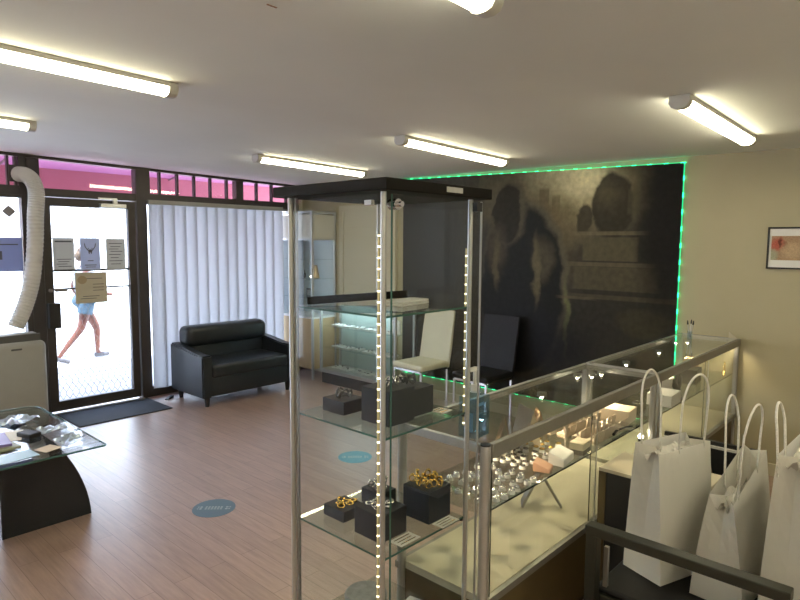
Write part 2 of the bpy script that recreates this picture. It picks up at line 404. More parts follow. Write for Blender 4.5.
# shopfront: head and transom frames
fr = MB()
fr.prism([(XL, ceil_z(XL, 6.3)-.028), (4.90, ceil_z(4.9, 6.3)-.028), (4.90, 2.46), (XL, 2.60)], 1, YW-.05, YW+.05)             # head
fr.box((XL, YW-.05, 2.085), (4.90, YW+.05, 2.145))            # transom rail
struct('trim_4', fr, 'bronze_frame')
def window(name, x0, x1, z0, z1, bars=(), glassm='window_glass', vf=.05, mids=()):
    T = thing(name, None, None, (0, 0, 0), kind='structure')
    g = MB(); fr = MB()
    fr.box((x0, YW-.045, z0), (x0+vf, YW+.045, z1)).box((x1-vf, YW-.045, z0), (x1, YW+.045, z1))
    fr.box((x0+vf, YW-.04, z1-.025), (x1-vf, YW+.04, z1)).box((x0+vf, YW-.04, z0), (x1-vf, YW+.04, z0+.025))
    for b in bars: fr.box((b-.009, YW-.03, z0+.025), (b+.009, YW+.02, z1-.025))
    fr.build('window_frame', 'bronze_frame', T, kind='structure')
    g.box((x0+vf, YW-.003, z0+.025), (x1-vf, YW+.003, z1-.025)).build('window_pane', glassm, T, kind='structure')
    return T
window('window_1', XL, 1.80, .10, 2.085)
window('window_2', XL, 1.80, 2.145, 2.47, (-1.8, -1, -.2, .6, 1.35, 1.66, 1.72), 'transom_glass', .06)
window('window_3', 1.895, 2.81, 2.135, 2.47, (), 'transom_glass', .012)
window('window_4', 2.90, 4.04, 2.145, 2.45, (3.07, 3.27, 3.47, 3.67, 3.88), 'transom_glass', .05)
window('window_5', 4.04, 4.90, 2.145, 2.44, (4.29, 4.51, 4.73), 'transom_glass', .045)
window('window_6', 2.86, 4.90, .085, 2.085, (3.9,), 'window_glass', .05)
struct('trim_5', MB().box((1.80, YW-.055, 0), (1.905, YW+.055, 2.42)).box((1.80, YW-.06, 2.13), (1.84, YW+.06, 2.42)), 'bronze_frame')
struct('trim_6', MB().box((2.80, YW-.055, 0), (2.905, YW+.055, 2.42)), 'bronze_frame')
struct('trim_7', MB().box((1.905, YW-.10, 0), (2.80, YW-.055, .012)), 'alu')   # threshold

# glass door with security mesh
D = thing('door_1', None, None, (0, 0, 0), kind='structure')
fr = MB(); dx0, dx1, dz0, dz1 = 1.915, 2.79, .02, 2.075
fr.box((dx0, YW-.03, dz0), (dx0+.075, YW+.02, dz1)).box((dx1-.075, YW-.03, dz0), (dx1, YW+.02, dz1))
fr.box((dx0+.075, YW-.03, dz1-.075), (dx1-.075, YW+.02, dz1)).box((dx0+.075, YW-.03, dz0), (dx1-.075, YW+.02, dz0+.095))
fr.box((dx0+.075, YW-.012, 1.375), (dx1-.075, YW+.02, 1.395))
fr.box((dx0+.075, YW-.012, 1.20), (dx1-.075, YW+.02, 1.215))
fr.build('door_frame', 'bronze_frame', D, kind='structure')
gx0, gx1, gz0, gz1 = dx0+.075, dx1-.075, dz0+.095, dz1-.075
MB().box((gx0, YW-.006, gz0), (gx1, YW, gz1)).build('door_glass', 'window_glass', D, kind='structure')
ms = MB(); pw, ph = .058, .115; i = 0
ncol = int((gx1-gx0)/pw)+1; nrow = int((gz1-gz0)/ph)+1
t = bmesh.new()
def wire(t, p, q, r=.0022):
    d = (q-p).normalized(); s_ = d.cross(Vector((0, 1, 0))).normalized()*r; n_ = Vector((0, r, 0))
    A = [t.verts.new(p+s_), t.verts.new(p+n_), t.verts.new(p-s_), t.verts.new(p-n_)]
    B = [t.verts.new(q+s_), t.verts.new(q+n_), t.verts.new(q-s_), t.verts.new(q-n_)]
    for k in range(4): t.faces.new((A[k], A[(k+1) % 4], B[(k+1) % 4], B[k]))
for j in range(nrow):
    for i in range(ncol):
        x = gx0+i*pw; z = gz0+j*ph; Y = YW+.03
        def cl(x, z): return Vector((min(max(x, gx0), gx1), Y, min(max(z, gz0), gz1)))
        wire(t, cl(x, z), cl(x+pw/2, z+ph*.38)); wire(t, cl(x+pw/2, z+ph*.38), cl(x+pw, z))
        wire(t, cl(x+pw/2, z+ph*.38), cl(x+pw/2, z+ph*.62))
        wire(t, cl(x+pw/2, z+ph*.62), cl(x, z+ph)); wire(t, cl(x+pw/2, z+ph*.62), cl(x+pw, z+ph))
ms._add(t); ms.build('security_mesh', 'bronze_grey', D, kind='structure')
MB().box((1.92, YW-.10, .84), (2.02, YW-.03, 1.08), .006).build('door_handle', 'black', D, kind='structure')
MB().cyl((1.955, YW-.03, 1.20), (1.955, YW-.06, 1.20), .017).box((1.99, YW-.055, 1.185), (2.10, YW-.035, 1.215), .004).build('door_lock', 'bronze_grey', D, kind='structure')
dc = MB(); dc.box((2.43, YW-.09, 2.0), (2.68, YW-.03, 2.045), .006); dc.box((2.56, YW-.07, 2.045), (2.60, YW-.04, 2.09)); dc.box((2.42, YW-.06, 2.085), (2.60, YW-.045, 2.10))
dc.build('door_closer', 'alu', D, kind='structure')

# cream panelled side door on the right wall
D = thing('door_2', None, None, (0, 0, 0), kind='structure')
pn = MB().box((XW-.035, 4.70, .01), (XW-.002, 5.50, 2.04))
for zz in (.3, 1.15): pn.box((XW-.04, 4.80, zz), (XW-.034, 5.40, zz+.70), .003)
pn.build('door_panel', 'wall_cream', D, kind='structure')
MB().box((XW-.045, 4.63, 0), (XW-.002, 4.70, 2.11)).box((XW-.045, 5.50, 0), (XW-.002, 5.57, 2.11)).box((XW-.045, 4.70, 2.04), (XW-.002, 5.50, 2.11)).build('door_jamb', 'wall_cream', D, kind='structure')
MB().cyl((XW-.035, 5.44, 1.0), (XW-.08, 5.44, 1.0), .022).build('door_knob', 'chrome', D, kind='structure')
for j, (y_, z_, n_) in enumerate(((5.775, 1.29, 'white light switch plate on the cream wall beside the corner cabinet'),)):
    T = thing('light_switch', n_, 'light switch', (XW, y_, z_))
    MB().box((-.010, -.038, -.058), (-.001, .038, .058), .003).build('switch_plate', 'paper', T)
    MB().box((-.016, -.010, -.016), (-.010, .010, .016), .002).build('rocker', 'paper', T)

# ------------------------------------------------------------------ vertical blinds
B = thing('vertical_blind', 'white vertical blinds drawn across the shop window behind the black sofa', 'blind', (2.90, YW-.13, 0))
MB().box((-.02, -.025, 2.055), (1.68, .025, 2.10), .004).build('head_rail', 'ac', B)
for i in range(13):
    x = .065+i*.128
    sl = MB(); rows = []
    for z in (.10, 2.055):
        rows.append([(x+(u-.5)*.150*math.cos(R(14)), -(u-.5)*.150*math.sin(R(14))+.008*math.sin(u*PI), z) for u in (0, .25, .5, .75, 1)])
    sl.grid(rows, thick=.0015); sl.build('slat', 'blind', B, smooth=True)
struct('trim_8', MB().box((2.90, YW-.05, 2.06), (4.90, YW-.045, 2.10)), 'bronze_grey')

# ------------------------------------------------------------------ fluorescent fittings
def fixture(x0, y, L, label, cap_both=True):
    zc = ceil_z(x0+L/2, y); tilt = math.atan(.02)
    T = thing('fluorescent_light', label, 'ceiling light', (x0+L/2, y, zc)); T.rotation_euler = (0, tilt, 0); T['group'] = 'fluorescent ceiling lights'
    h = L/2
    MB().box((-h, -.045, -.024), (h, .045, -.001), .004).build('housing', 'hose', T)
    prof = [(-.042, -.024), (-.044, -.036), (-.033, -.053), (-.015, -.060), (.015, -.060), (.033, -.053), (.044, -.036), (.042, -.024)]
    MB().prism([(a, b) for a, b in prof], 0, -h+.03, h-.03).build('diffuser', 'tube', T, smooth=True)
    pc = [(-.047, -.002), (-.049, -.037), (-.036, -.057), (-.015, -.065), (.015, -.065), (.036, -.057), (.049, -.037), (.047, -.002)]
    for a, b in ((-h-.012, -h+.032), (h-.032, h+.012)):
        MB().prism(pc, 0, a, b).build('end_cap', 'hose', T, smooth=True)
    return T
fixture(.19, 2.86, 1.27, 'large fluorescent ceiling light nearest the upper left corner')
fixture(.07, 4.52, 1.27, 'fluorescent ceiling light cut by the left edge near the entrance')
fixture(3.02, 4.46, 1.27, 'far fluorescent ceiling light in front of the blinds')
fixture(3.08, 2.84, 1.27, 'fluorescent ceiling light just above the glass tower roof')
fixture(3.07, 1.025, 1.27, 'fluorescent ceiling light at upper right over the counter')
fixture(.28, 1.08, 1.27, 'fluorescent ceiling light cut by the top edge of the view')
# added unseen fittings left of and behind the camera, to brighten the paper bags
fixture(-1.9, 2.84, 1.27, 'added unseen fluorescent ceiling light over the left part of the shop')
fixture(-1.9, .0, 1.27, 'added unseen fluorescent ceiling light behind the counter area on the left')

fixture(-.4, -.8, 1.27, 'added unseen fluorescent ceiling light behind the camera side of the shop')
fixture(1.35, -.8, 1.27, 'added unseen fluorescent ceiling light behind the armchair')
fixture(1.75, -.30, 1.27, 'added unseen fluorescent ceiling light right behind the paper bags')
# ------------------------------------------------------------------ mural and picture
# mural in object space: u = y, v = z ; plain misty ruin landscape
G1, G2, DK = (.46, .39, .22), (.24, .20, .11), (.010, .010, .009)
mural_m = picture('mural_print', (.028, .026, .021), [
    ('ell', 2.62, 2.12, .62, .34, .7, G2, .9),
    ('ell', 2.56, 2.24, .36, .19, .6, (.78, .70, .43), .95),
    ('rect', 2.80, 2.05, .05, .12, .15, (.16,.12,.06), .8), ('rect', 2.68, 1.98, .04, .12, .15, (.18,.14,.07), .7),
    ('ell', 2.78, 1.78, .28, .50, .7, (.10, .08, .04), .8),
    ('ell', 3.40, 2.15, .55, .25, .8, (.08, .07, .045), .8),
    ('rect', 3.62, 2.05, .10, .30, .15, (.04, .035, .025), .7),
    ('rect', 2.86, 1.70, .06, .28, .12, (.07, .058, .03), .8),
    ('ell', 2.16, 2.00, .17, .27, .10, (.030, .026, .018), .95),
    ('ell', 2.20, 2.08, .10, .10, .8, (.11, .09, .05), .6),
    ('ell', 2.40, 1.90, .08, .13, .12, (.040, .033, .02), .9),
    ('rect', 2.17, 1.765, .30, .016, .3, (.13, .11, .065), .85),
    ('rect', 2.17, 1.63, .24, .10, .06, (.085, .073, .042), .9),
    ('rect', 2.12, 1.50, .40, .018, .3, (.12, .10, .06), .7),
    ('rect', 2.12, 1.38, .37, .10, .06, (.072, .062, .037), .9),
    ('rect', 2.05, 1.22, .50, .02, .3, (.085, .07, .04), .6),
    ('ell', 1.88, 1.02, .22, .12, .25, (.05, .045, .026), .6),
    ('ell', 1.72, 1.9, .20, .75, .5, (.012, .011, .010), .95),
    ('ell', 3.00, 1.26, .47, .83, .07, (.085, .075, .050), .9),
    ('ell', 3.03, 1.23, .44, .80, .06, DK, .97),          # plain dark boulder mass
    ('ell', 3.165, 1.96, .185, .31, .15, (.08, .07, .045), .8),
    ('ell', 3.19, 1.95, .155, .29, .08, (.018, .016, .012), .95),     # second boulder on it
    ('ell', 2.86, 1.42, .035, .30, .5, (.13, .11, .06), .7),
    ('ell', 3.30, 1.50, .03, .22, .5, (.11, .09, .05), .7),
    ('ell', 2.55, 1.02, .02, .30, .6, (.13, .14, .06), .7),
    ('rect', 2.46, 1.20, .16, .012, .4, (.10, .08, .05), .7),
    ('rect', 1.98, 2.02, .05, .10, .2, (.07, .06, .035), .7),
    ('ell', 2.80, 1.52, .10, .18, .5, (.10, .085, .05), .55),
    ('ell', 3.30, 1.62, .10, .20, .6, (.085, .07, .045), .5),
    ('ell', 3.95, 1.70, .40, .60, .6, (.045, .047, .050), .8),
    ('ell', 2.9, .75, .55, .30, .6, (.010, .010, .012), .9)], rough=.42, noise=.24, nscale=5.5)
mu = MB().box((4.962, 1.606, .23), (4.984, 4.53, 2.315)); mu.bm.verts.ensure_lookup_table()
for v in mu.bm.verts:
    if v.co.z > 2: v.co.z = 2.302 + (v.co.y-1.606)*.020
tag(mu.build('wall_mural', mural_m), 'huge dark wall mural of misty golden stone ruins behind the chairs', 'mural')
led = MB()
zt = lambda y: 2.302+(y-1.606)*.020
t = bmesh.new()
def quad_box(t, pts):
    V = [t.verts.new(p) for p in pts]
    for q in ((0, 1, 2, 3), (7, 6, 5, 4), (0, 4, 5, 1), (1, 5, 6, 2), (2, 6, 7, 3), (3, 7, 4, 0)): t.faces.new([V[k] for k in q])
def band(y0, z0, y1, z1, dy, dz):
    quad_box(t, [(4.968, y0, z0), (4.968, y1, z1), (4.968, y1+dy, z1+dz), (4.968, y0+dy, z0+dz), (4.983, y0, z0), (4.983, y1, z1), (4.983, y1+dy, z1+dz), (4.983, y0+dy, z0+dz)])
band(1.59, zt(1.6)+.002, 4.53, zt(4.53)+.002, 0, .004)
band(1.601, .23, 1.601, zt(1.6), .004, 0)
band(1.606, .224, 4.53, .224, 0, .004)
bmesh.ops.recalc_face_normals(t, faces=t.faces)
led._add(t)
tag(led.build('led_strip', 'green_led'), 'glowing green light strip running round the edge of the dark mural', 'light strip')

P = thing('framed_picture', 'small black framed picture with white mount on the beige wall', 'picture', (XW-.001, .885, 1.655))
fm = MB(); W, H = .125, .148
fm.box((-.018, -W, H-.012), (0, W, H)).box((-.018, -W, -H), (0, W, -H+.012)).box((-.018, -W, -H+.012), (0, -W+.012, H-.012)).box((-.018, W-.012, -H+.012), (0, W, H-.012))
fm.build('frame', 'black', P)
MB().box((-.010, -W+.012, -H+.012), (-.001, W-.012, H-.012)).build('mount', 'paper', P)
pic_m = picture('reddish_print', (.36, .24, .15), [('ell', .06, .03, .045, .04, .4, (.42, .10, .07), .9), ('ell', .045, .035, .012, .03, .4, (.08, .03, .02), .8), ('ell', .015, .02, .012, .025, .5, (.16, .06, .04), .7), ('ell', -.03, -.02, .06, .06, .6, (.50, .36, .22), .8), ('ell', .09, -.05, .03, .04, .4, (.35, .37, .26), .8)], noise=.08, nscale=25)
MB().box((-.012, -.10, -.085), (-.010, .10, .085)).build('print', pic_m, P)

# ------------------------------------------------------------------ glass display tower
cx0, cx1, cy0, cy1 = 1.238, 1.654, 1.206, 1.636
SH = (1.465, 1.10, .727, .35)
T = thing('glass_display_tower', 'tall square glass display tower with black roof and lit corner posts', 'display case', (cx0, cy0, 0))
o = (cx0, cy0, 0)
rf = MB(o).box((cx0-.045, cy0-.055, 1.822), (cx1+.045, cy1+.035, 1.856), .003)
rf.build('roof', 'black_roof', T)
MB(o).box((1.455, cy0-.0565, 1.832), (1.535, cy0-.055, 1.848)).build('maker_plate', 'alu', T)
MB(o).box((cx0-.03, cy0-.04, 0), (cx1+.03, cy1+.03, .10), .004).build('plinth', 'black_roof', T)
for (x, y) in ((cx0, cy0), (cx1, cy0), (cx0, cy1), (cx1, cy1)):
    r_ = .0085
    MB(o).cyl((x, y, .10), (x, y, 1.822), r_, seg=20).build('post', 'alu', T, smooth=True)
MB(o).box((cx0+.004, cy1-.0245, .10), (cx0+.012, cy1-.0115, 1.822)).build('post_channel', 'alu_dark', T)
zb, zt_ = .10, 1.822
MB(o).box((cx0+.008, cy1-.002, zb), (cx1-.008, cy1+.003, zt_)).build('glass_pane', 'glass', T)
MB(o).box((cx1-.002, cy0+.008, zb), (cx1+.003, cy1-.008, zt_)).build('glass_pane', 'glass', T)
MB(o).box((cx0-.003, cy0+.008, zb), (cx0+.002, cy1-.026, zt_)).build('glass_pane', 'glass', T)
d = MB(o); d.box((cx0+.012, cy0-.024, zb+.02), (cx1+.030, cy0-.019, 1.815)); dr = d.build('glass_door', 'glass', T)
MB(o).box((cx0+.0105, cy0-.0245, zb+.02), (cx0+.0125, cy0-.0185, 1.815)).build('door_edge', 'glass_edge', dr)
MB(o).box((cx1+.0295, cy0-.0245, zb+.02), (cx1+.034, cy0-.0185, 1.815)).build('door_edge', 'alu', dr)
MB(o).cyl((cx0+.03, cy0-.03, 1.787), (cx0+.03, cy0+.00, 1.787), .016).cyl((cx0+.03, cy0-.045, 1.787), (cx0+.03, cy0-.03, 1.787), .008).build('door_lock', 'chrome', dr, smooth=True)
MB(o).box((cx1-.005, cy0-.03, 1.782), (cx1+.025, cy0-.012, 1.812)).build('hinge', 'black', dr)
MB(o).box((cx0-.005, cy0+.045, 1.785), (cx0+.01, cy0+.075, 1.803), .002).build('latch', 'chrome', T)
for z in SH:
    s = MB(o).box((cx0+.012, cy0+.004, z-.006), (cx1-.006, cy1-.008, z)).build('shelf', 'shelf_glass', T)
    e = MB(o); e.box((cx0+.0105, cy0+.004, z-.006), (cx0+.012, cy1-.008, z)).box((cx0+.012, cy0+.002, z-.006), (cx1-.006, cy0+.004, z))
    e.build('shelf_edge', 'glass_edge', s)
    for (x, y) in ((cx0+.012, cy1-.016), (cx0+.014, cy0+.010), (cx1-.010, cy0+.010)):
        MB(o).cyl((x, y, z-.016), (x, y, z-.006), .006, seg=10).build('shelf_clip', 'black', s)
MB(o).box((cx0-.0045, cy0+.013, .10), (cx0+.001, cy0+.019, 1.70)).build('light_strip', 'led', T)
MB(o).box((cx1-.004, cy0+.011, 1.05), (cx1+.0, cy0+.016, 1.66)).build('light_strip', 'led', T)

# things in the tower
def cuboid(name, x, y, z, sx, sy, sz, mt, label, cat, rz=0, group=None, bev=.002):
    o_ = MB().box((-sx/2, -sy/2, 0), (sx/2, sy/2, sz), bev).build(name, mt)
    o_.location = (x, y, z); o_.rotation_euler = (0, 0, rz); return tag(o_, label, cat, group)
e_ = .0008
BL = dict(
 A=(1.372, 1.525, 1.10, .098, .108, .046, 'low black velvet block at the left on the upper loaded shelf'),
 B=(1.395, 1.335, 1.10, .122, .125, .113, 'tall black velvet block at the front of the upper loaded shelf'),
 C=(1.525, 1.372, 1.10, .100, .160, .094, 'black velvet block at the right rear of the upper loaded shelf'),
 D=(1.372, 1.524, .727, .100, .105, .038, 'low flat black block with gold rings on the lower shelf'),
 E=(1.367, 1.340, .727, .122, .122, .090, 'black block with silver rings at the front of the lower shelf'),
 F=(1.525, 1.505, .727, .080, .100, .055, 'small black block piled with silver rings at the rear of the lower shelf'),
 G=(1.570, 1.312, .727, .118, .118, .112, 'tall black block with a heap of gold rings on the lower shelf'))
for k, (x, y, z, sx, sy, sz, lab) in BL.items():
    cuboid('display_block', x, y, z+e_, sx, sy, sz, 'block', lab, 'display block')
# chunky rings: band with a carved head
def ring_proto(mt, label, group, R_=.0095, thick=.0022, head=.0055):
    T_ = thing('ring', label, 'ring', (0, 0, 0), group=group)
    b = MB(); b.tube([(R_*math.cos(a), 0, R_*math.sin(a)) for a in [2*PI*k/22 for k in range(22)]], lambda u: thick*(1+.35*math.sin(u*2*PI)), seg=8, closed=True)
    b.build('band', mt, T_, smooth=True)
    h = MB(); h.ball((0, 0, R_+.001), head, (1.1, 1.0, .8)).ball((head*.45, -head*.75, R_+.0005), head*.35).ball((-head*.45, -head*.75, R_+.0005), head*.35)
    h.ball((head*.9, 0, R_-.002), head*.45).ball((-head*.9, 0, R_-.002), head*.45); h.build('ring_head', mt, T_, smooth=True)
    return T_
def ring_set(mt, label, group, block, n, spread, up_=0, lay=False, big=1.0, offs=(0, 0)):
    x, y, z, sx, sy, sz, _ = BL[block]; zt0 = z+e_+sz
    pr_ = None; k = 0
    for i in range(n):
        a = i*2.4+.3; rr = spread*math.sqrt((i+.5)/n)
        px, py = x+offs[0]+rr*math.cos(a), y+offs[1]+rr*math.sin(a)
        lvl = (i % 3 == 2 and up_)
        if lay: rot = (R(90)+random.uniform(-.15, .15), 0, random.uniform(0, 6)); pz_ = zt0+.0035*big
        else: rot = (random.uniform(-.4, .4), random.uniform(-.5, .5), random.uniform(0, 6)); pz_ = zt0+.011*big+(.010 if lvl else 0)
        if pr_ is None:
            pr_ = ring_proto(mt, label, group); pr_.location = (px, py, pz_); pr_.rotation_euler = rot; pr_.scale = (big,)*3
        else:
            q = dup(pr_, (px, py, pz_), rot)
ring_set('gold', 'gold ring lying on the low flat black block', 'gold rings on the flat block', 'D', 6, .034, lay=True, big=1.25)
ring_set('silver', 'silver ring lying on the front black block of the lower shelf', 'silver rings on the front block', 'E', 7, .040, lay=True, big=1.25)
ring_set('silver', 'silver ring in the pile on the small rear block', 'silver rings on the rear block', 'F', 9, .036, up_=1, big=1.15)
ring_set('gold', 'chunky gold ring in the heap on the tall right block', 'gold rings heaped on the tall block', 'G', 16, .054, up_=1, big=1.15)
ring_set('antique', 'dark ring on the low left block of the upper loaded shelf', 'dark rings on the low left block', 'A', 5, .034, big=1.2)
ring_set('silver', 'silver ring on the tall front block of the upper loaded shelf', 'silver rings on the tall front block', 'B', 6, .040, big=1.2, offs=(.015, .01))
ring_set('antique', 'blackened ring on the right rear block of the upper loaded shelf', 'blackened rings on the right rear block', 'C', 7, .038, big=1.2)
def card(x, y, z, sx, sy, rz, label, name='price_card', lines=3):
    T_ = thing(name, label, 'card', (x, y, z), rz)
    MB().box((-sx/2, -sy/2, 0), (sx/2, sy/2, .0015)).build('card_sheet', 'paper', T_)
    t_ = MB()
    for i in range(lines):
        yy = -sy*.28+i*sy*.56/max(1, lines-1); t_.box((-sx*.38, yy-sy*.03, .0015), (sx*(.38-.06*(i % 2)), yy+sy*.03, .0018))
    t_.build('printed_lines', 'gold', T_)
    return T_
card(1.383, 1.245, .727+e_, .092, .052, .0, 'white price card below the silver rings block')
card(1.570, 1.226, .727+e_, .092, .046, .0, 'white price card in front of the heaped gold rings block')
card(1.600, 1.278, 1.10+e_, .060, .055, .1, 'small white card on the upper loaded shelf at right')
cuboid('booklet', 1.545, 1.395, 1.465+e_, .17, .085, .008, 'paper', 'lower white booklet stacked on the top glass shelf', 'booklet', .15)
cuboid('booklet', 1.550, 1.398, 1.465+e_+.009, .165, .080, .007, 'paper', 'upper white booklet stacked on the top glass shelf', 'booklet', .12)
# long dark bar lying across the top shelf
bar = MB().box((-.185, -.006, 0), (.185, .006, .026), .001).build('display_bar', 'black_roof')
bar.location = (1.455, 1.535, 1.4735); bar.rotation_euler = (0, R(-2.0), R(-24)); tag(bar, 'long dark display bar lying across the top glass shelf', 'display bar')
# bottom shelf
o_ = MB().lathe([(.075, 0), (.080, .004), (.080, .018), (.074, .024)], (0, 0, 0), 32).build('round_pad', 'grey_velvet', smooth=True); o_.location = (1.50, 1.545, .35+e_); tag(o_, 'round grey velvet pad on the lowest glass shelf', 'display pad')
cuboid('marble_tile', 1.545, 1.34, .35+e_, .13, .12, .022, 'marble', 'grey mottled marble tile on the lowest glass shelf', 'tile', .2)
cuboid('display_block', 1.36, 1.40, .35+e_, .11, .12, .05, 'block', 'flat black block on the lowest glass shelf', 'display block', .1)

# ------------------------------------------------------------------ jewellery counters
kx0, kx1, ky0, ky1, kz = 1.69, 4.985, 1.145, 1.575, .98
def counter(x0, x1, label, end_l, end_r):
    T = thing('glass_counter', label, 'display counter', (x0, ky0, 0), group='glass jewellery counters'); o = (x0, ky0, 0)
    def box(n, a, b, mt, p=T, bev=0, **k): return MB(o).box(a, b, bev).build(n, mt, p, **k)
    # base
    box('base_cabinet', (x0+.02, ky0+.02, .06), (x1-.02, ky1-.015, .385), 'brown_panel')
    box('kickboard', (x0+.04, ky0+.05, 0), (x1-.04, ky1-.05, .06), 'black')
    box('base_rail', (x0, ky0, .385), (x1, ky0+.02, .412), 'alu_dark')
    box('base_rail', (x0, ky1-.02, .385), (x1, ky1, .412), 'alu_dark')
    box('display_floor', (x0+.02, ky0+.02, .385), (x1-.02, ky1-.02, .415), 'cream_panel')
    # posts
    r_ = .019
    for (x, y, big) in ((x0+r_, ky0+r_, end_l), (x0+r_, ky1-r_, end_l), (x1-r_, ky0+r_, end_r), (x1-r_, ky1-r_, end_r)):
        if big:
            p = MB(o).cyl((x, y, .0), (x, y, kz-.004), r_, seg=24).build('post', 'alu', T, smooth=True)
            MB(o).cyl((x, y, kz-.004), (x, y, kz+.002), r_*.98, seg=24).build('post_cap', 'black', p)
        else:
            MB(o).box((x-.014, y-.014, 0), (x+.014, y+.014, kz-.03), .002).build('post', 'alu', T)
    # top rails
    rb = kz-.052
    box('top_rail', (x0+2*r_ if end_l else x0, ky0, rb), (x1, ky0+.022, kz), 'alu_dark', bev=.003)
    box('top_rail', (x0+2*r_ if end_l else x0, ky1-.022, rb+.02), (x1, ky1, kz), 'alu', bev=.003)
    box('top_rail', (x0+.002, ky0+.035, rb+.02), (x0+.022, ky1-.035, kz), 'alu', bev=.003)
    box('top_rail', (x1-.022, ky0+.023, rb+.02), (x1-.002, ky1-.023, kz), 'alu', bev=.003)
    box('glass_top', (x0+.022, ky0+.022, kz-.010), (x1-.022, ky1-.022, kz-.002), 'glass_top')
    box('glass_front', (x0+.03, ky1-.013, .412), (x1-.03, ky1-.007, rb+.03), 'glass')
    box('glass_end', (x0+.010, ky0+.035, .412), (x0+.015, ky1-.035, rb+.03), 'glass')
    box('glass_end', (x1-.015, ky0+.035, .412), (x1-.010, ky1-.035, rb+.03), 'glass')
    s = box('shelf', (x0+.03, ky0+.035, .714), (x1-.03, ky1-.04, .720), 'shelf_glass')
    box('shelf_edge', (x0+.03, ky0+.0335, .7135), (x1-.03, ky0+.035, .7205), 'glass_dark_edge', s)
    # sliding glass doors on the staff side
    mid = (x0+x1)/2+.06
    for (a, b, y) in ((x0+.045, mid+.02, ky0+.006), (mid-.02, x1-.04, ky0+.014)):
        g = box('sliding_door', (a, y, .415), (b, y+.004, rb), 'glass')
        box('door_edge', (a-.003, y, .415), (a, y+.004, rb), 'glass_dark_edge', g)
        box('door_edge', (b, y, .415), (b+.003, y+.004, rb), 'alu', g)
    return T
def downlight(T, x, y, e, label=None):
    off = T.location
    b = MB(off).cyl((x, y, kz-.030), (x, y, kz-.012), .022, seg=16).build('downlight', 'alu', T, smooth=True)
    MB(off).ball((x, y, kz-.034), .0085).build('bulb', 'bulb', b, smooth=True)
    L = light('downlight_lamp', 'SPOT', (x-off[0], y-off[1], kz-.048-off[2]), e, (1, .80, .50), T, spot_size=R(150), spot_blend=.6, shadow_soft_size=.02)
CA = counter(kx0, 3.315, 'long glass jewellery counter section beside the glass tower, hand sanitiser on top', True, False)
CB = counter(3.335, kx1, 'far glass jewellery counter section meeting the beige wall', False, False)
for x, y, e in ((2.05, 1.42, 9), (2.55, 1.42, 9), (3.06, 1.49, 7), (3.13, 1.44, 7), (3.23, 1.43, 5)): downlight(CA, x, y, e)
for x, y, e in ((3.6, 1.44, 7), (4.15, 1.44, 9), (4.66, 1.50, 6), (4.73, 1.44, 5), (4.90, 1.20, 3)): downlight(CB, x, y, e)

SZ = .7208
# ring rows on the counter shelf: clear stand with ring
def ring_stand(label, group, mt='silver'):
    T_ = thing('ring_stand', label, 'ring stand', (0, 0, 0), group=group)
    MB().cyl((0, 0, 0), (0, 0, .012), .015, .012, seg=14).build('pale_base', 'pale_board', T_, smooth=True)
    MB().tube([(.010*math.cos(a), .010*math.sin(a), .0155) for a in [2*PI*k/18 for k in range(18)]], .0028, seg=6, closed=True).build('ring_band', mt, T_, smooth=True)
    return T_
rows = [('silver ring on a clear stand in the near ring rows of the counter shelf', 'silver rings near the sanitiser', 'silver', [(1.80+.045*i, 1.20+.050*j) for i in range(8) for j in range(6) if (i+j) % 5]),
        ('dark ring on a clear stand beside the white wedge box', 'dark rings beside the wedge box', 'antique', [(2.20+.045*i, 1.31+.045*j) for i in range(5) for j in range(5) if (i*j) % 4 != 3]),
        ('gold ring on a clear stand towards the middle of the counter shelf', 'gold rings in mid counter', 'gold', [(2.44+.055*i, 1.34+.05*j) for i in range(3) for j in range(3)])]
for lab, grp, mt, pts in rows:
    p = ring_stand(lab, grp, mt)
    for i, (x, y) in enumerate(pts):
        x += random.uniform(-.011, .011); y += random.uniform(-.011, .011)
        if i == 0: p.location = (x, y, SZ)
        else: dup(p, (x, y, SZ), random.uniform(0, 3))
# open pale ring boxes further along
def ring_box():
    T_ = thing('ring_box', 'small open pale ring box in the far rows of the near counter', 'ring box', (0, 0, 0), group='pale ring boxes')
    MB().box((-.023, -.022, 0), (.023, .022, .024), .003).build('box_base', 'ring_pink', T_)
    l = MB().box((-.023, .020, .024), (.023, .025, .056), .002).build('box_lid', 'ring_pink', T_)
    MB().tube([(.008*math.cos(a), 0, .028+.008*math.sin(a)) for a in [2*PI*k/14 for k in range(14)]], .002, seg=6, closed=True).build('ring_band', 'silver', T_)
    return T_
M['ring_pink'] = mat('pale_pink_card', (.62, .52, .40), .6)
p = ring_box(); k = 0
for i in range(8):
    for j in range(4):
        x, y = 2.70+.060*i+.01*(j % 2), 1.23+.075*j
        if i > 6: continue
        if k == 0: p.location = (x, y, SZ); p.rotation_euler.z = PI
        else: dup(p, (x, y, SZ), PI+random.uniform(-.25, .25))
        k += 1
def wedge(name, x, y, z, sx, sy, h1, h2, mt, label, cat, rz=0):
    o_ = MB().prism([(-sy/2, 0), (sy/2, 0), (sy/2, h2), (-sy/2, h1)], 0, -sx/2, sx/2, bev=.002).build(name, mt)
    o_.location = (x, y, z); o_.rotation_euler = (0, 0, rz); return tag(o_, label, cat)
wedge('ring_display', 2.385, 1.225, SZ, .13, .07, .035, .055, 'paper', 'white wedge shaped display box on the counter shelf', 'display box', .15)
wedge('ring_display', 2.245, 1.235, SZ, .075, .07, .015, .04, 'peach', 'peach coloured card display beside the white wedge box', 'display box', .3)
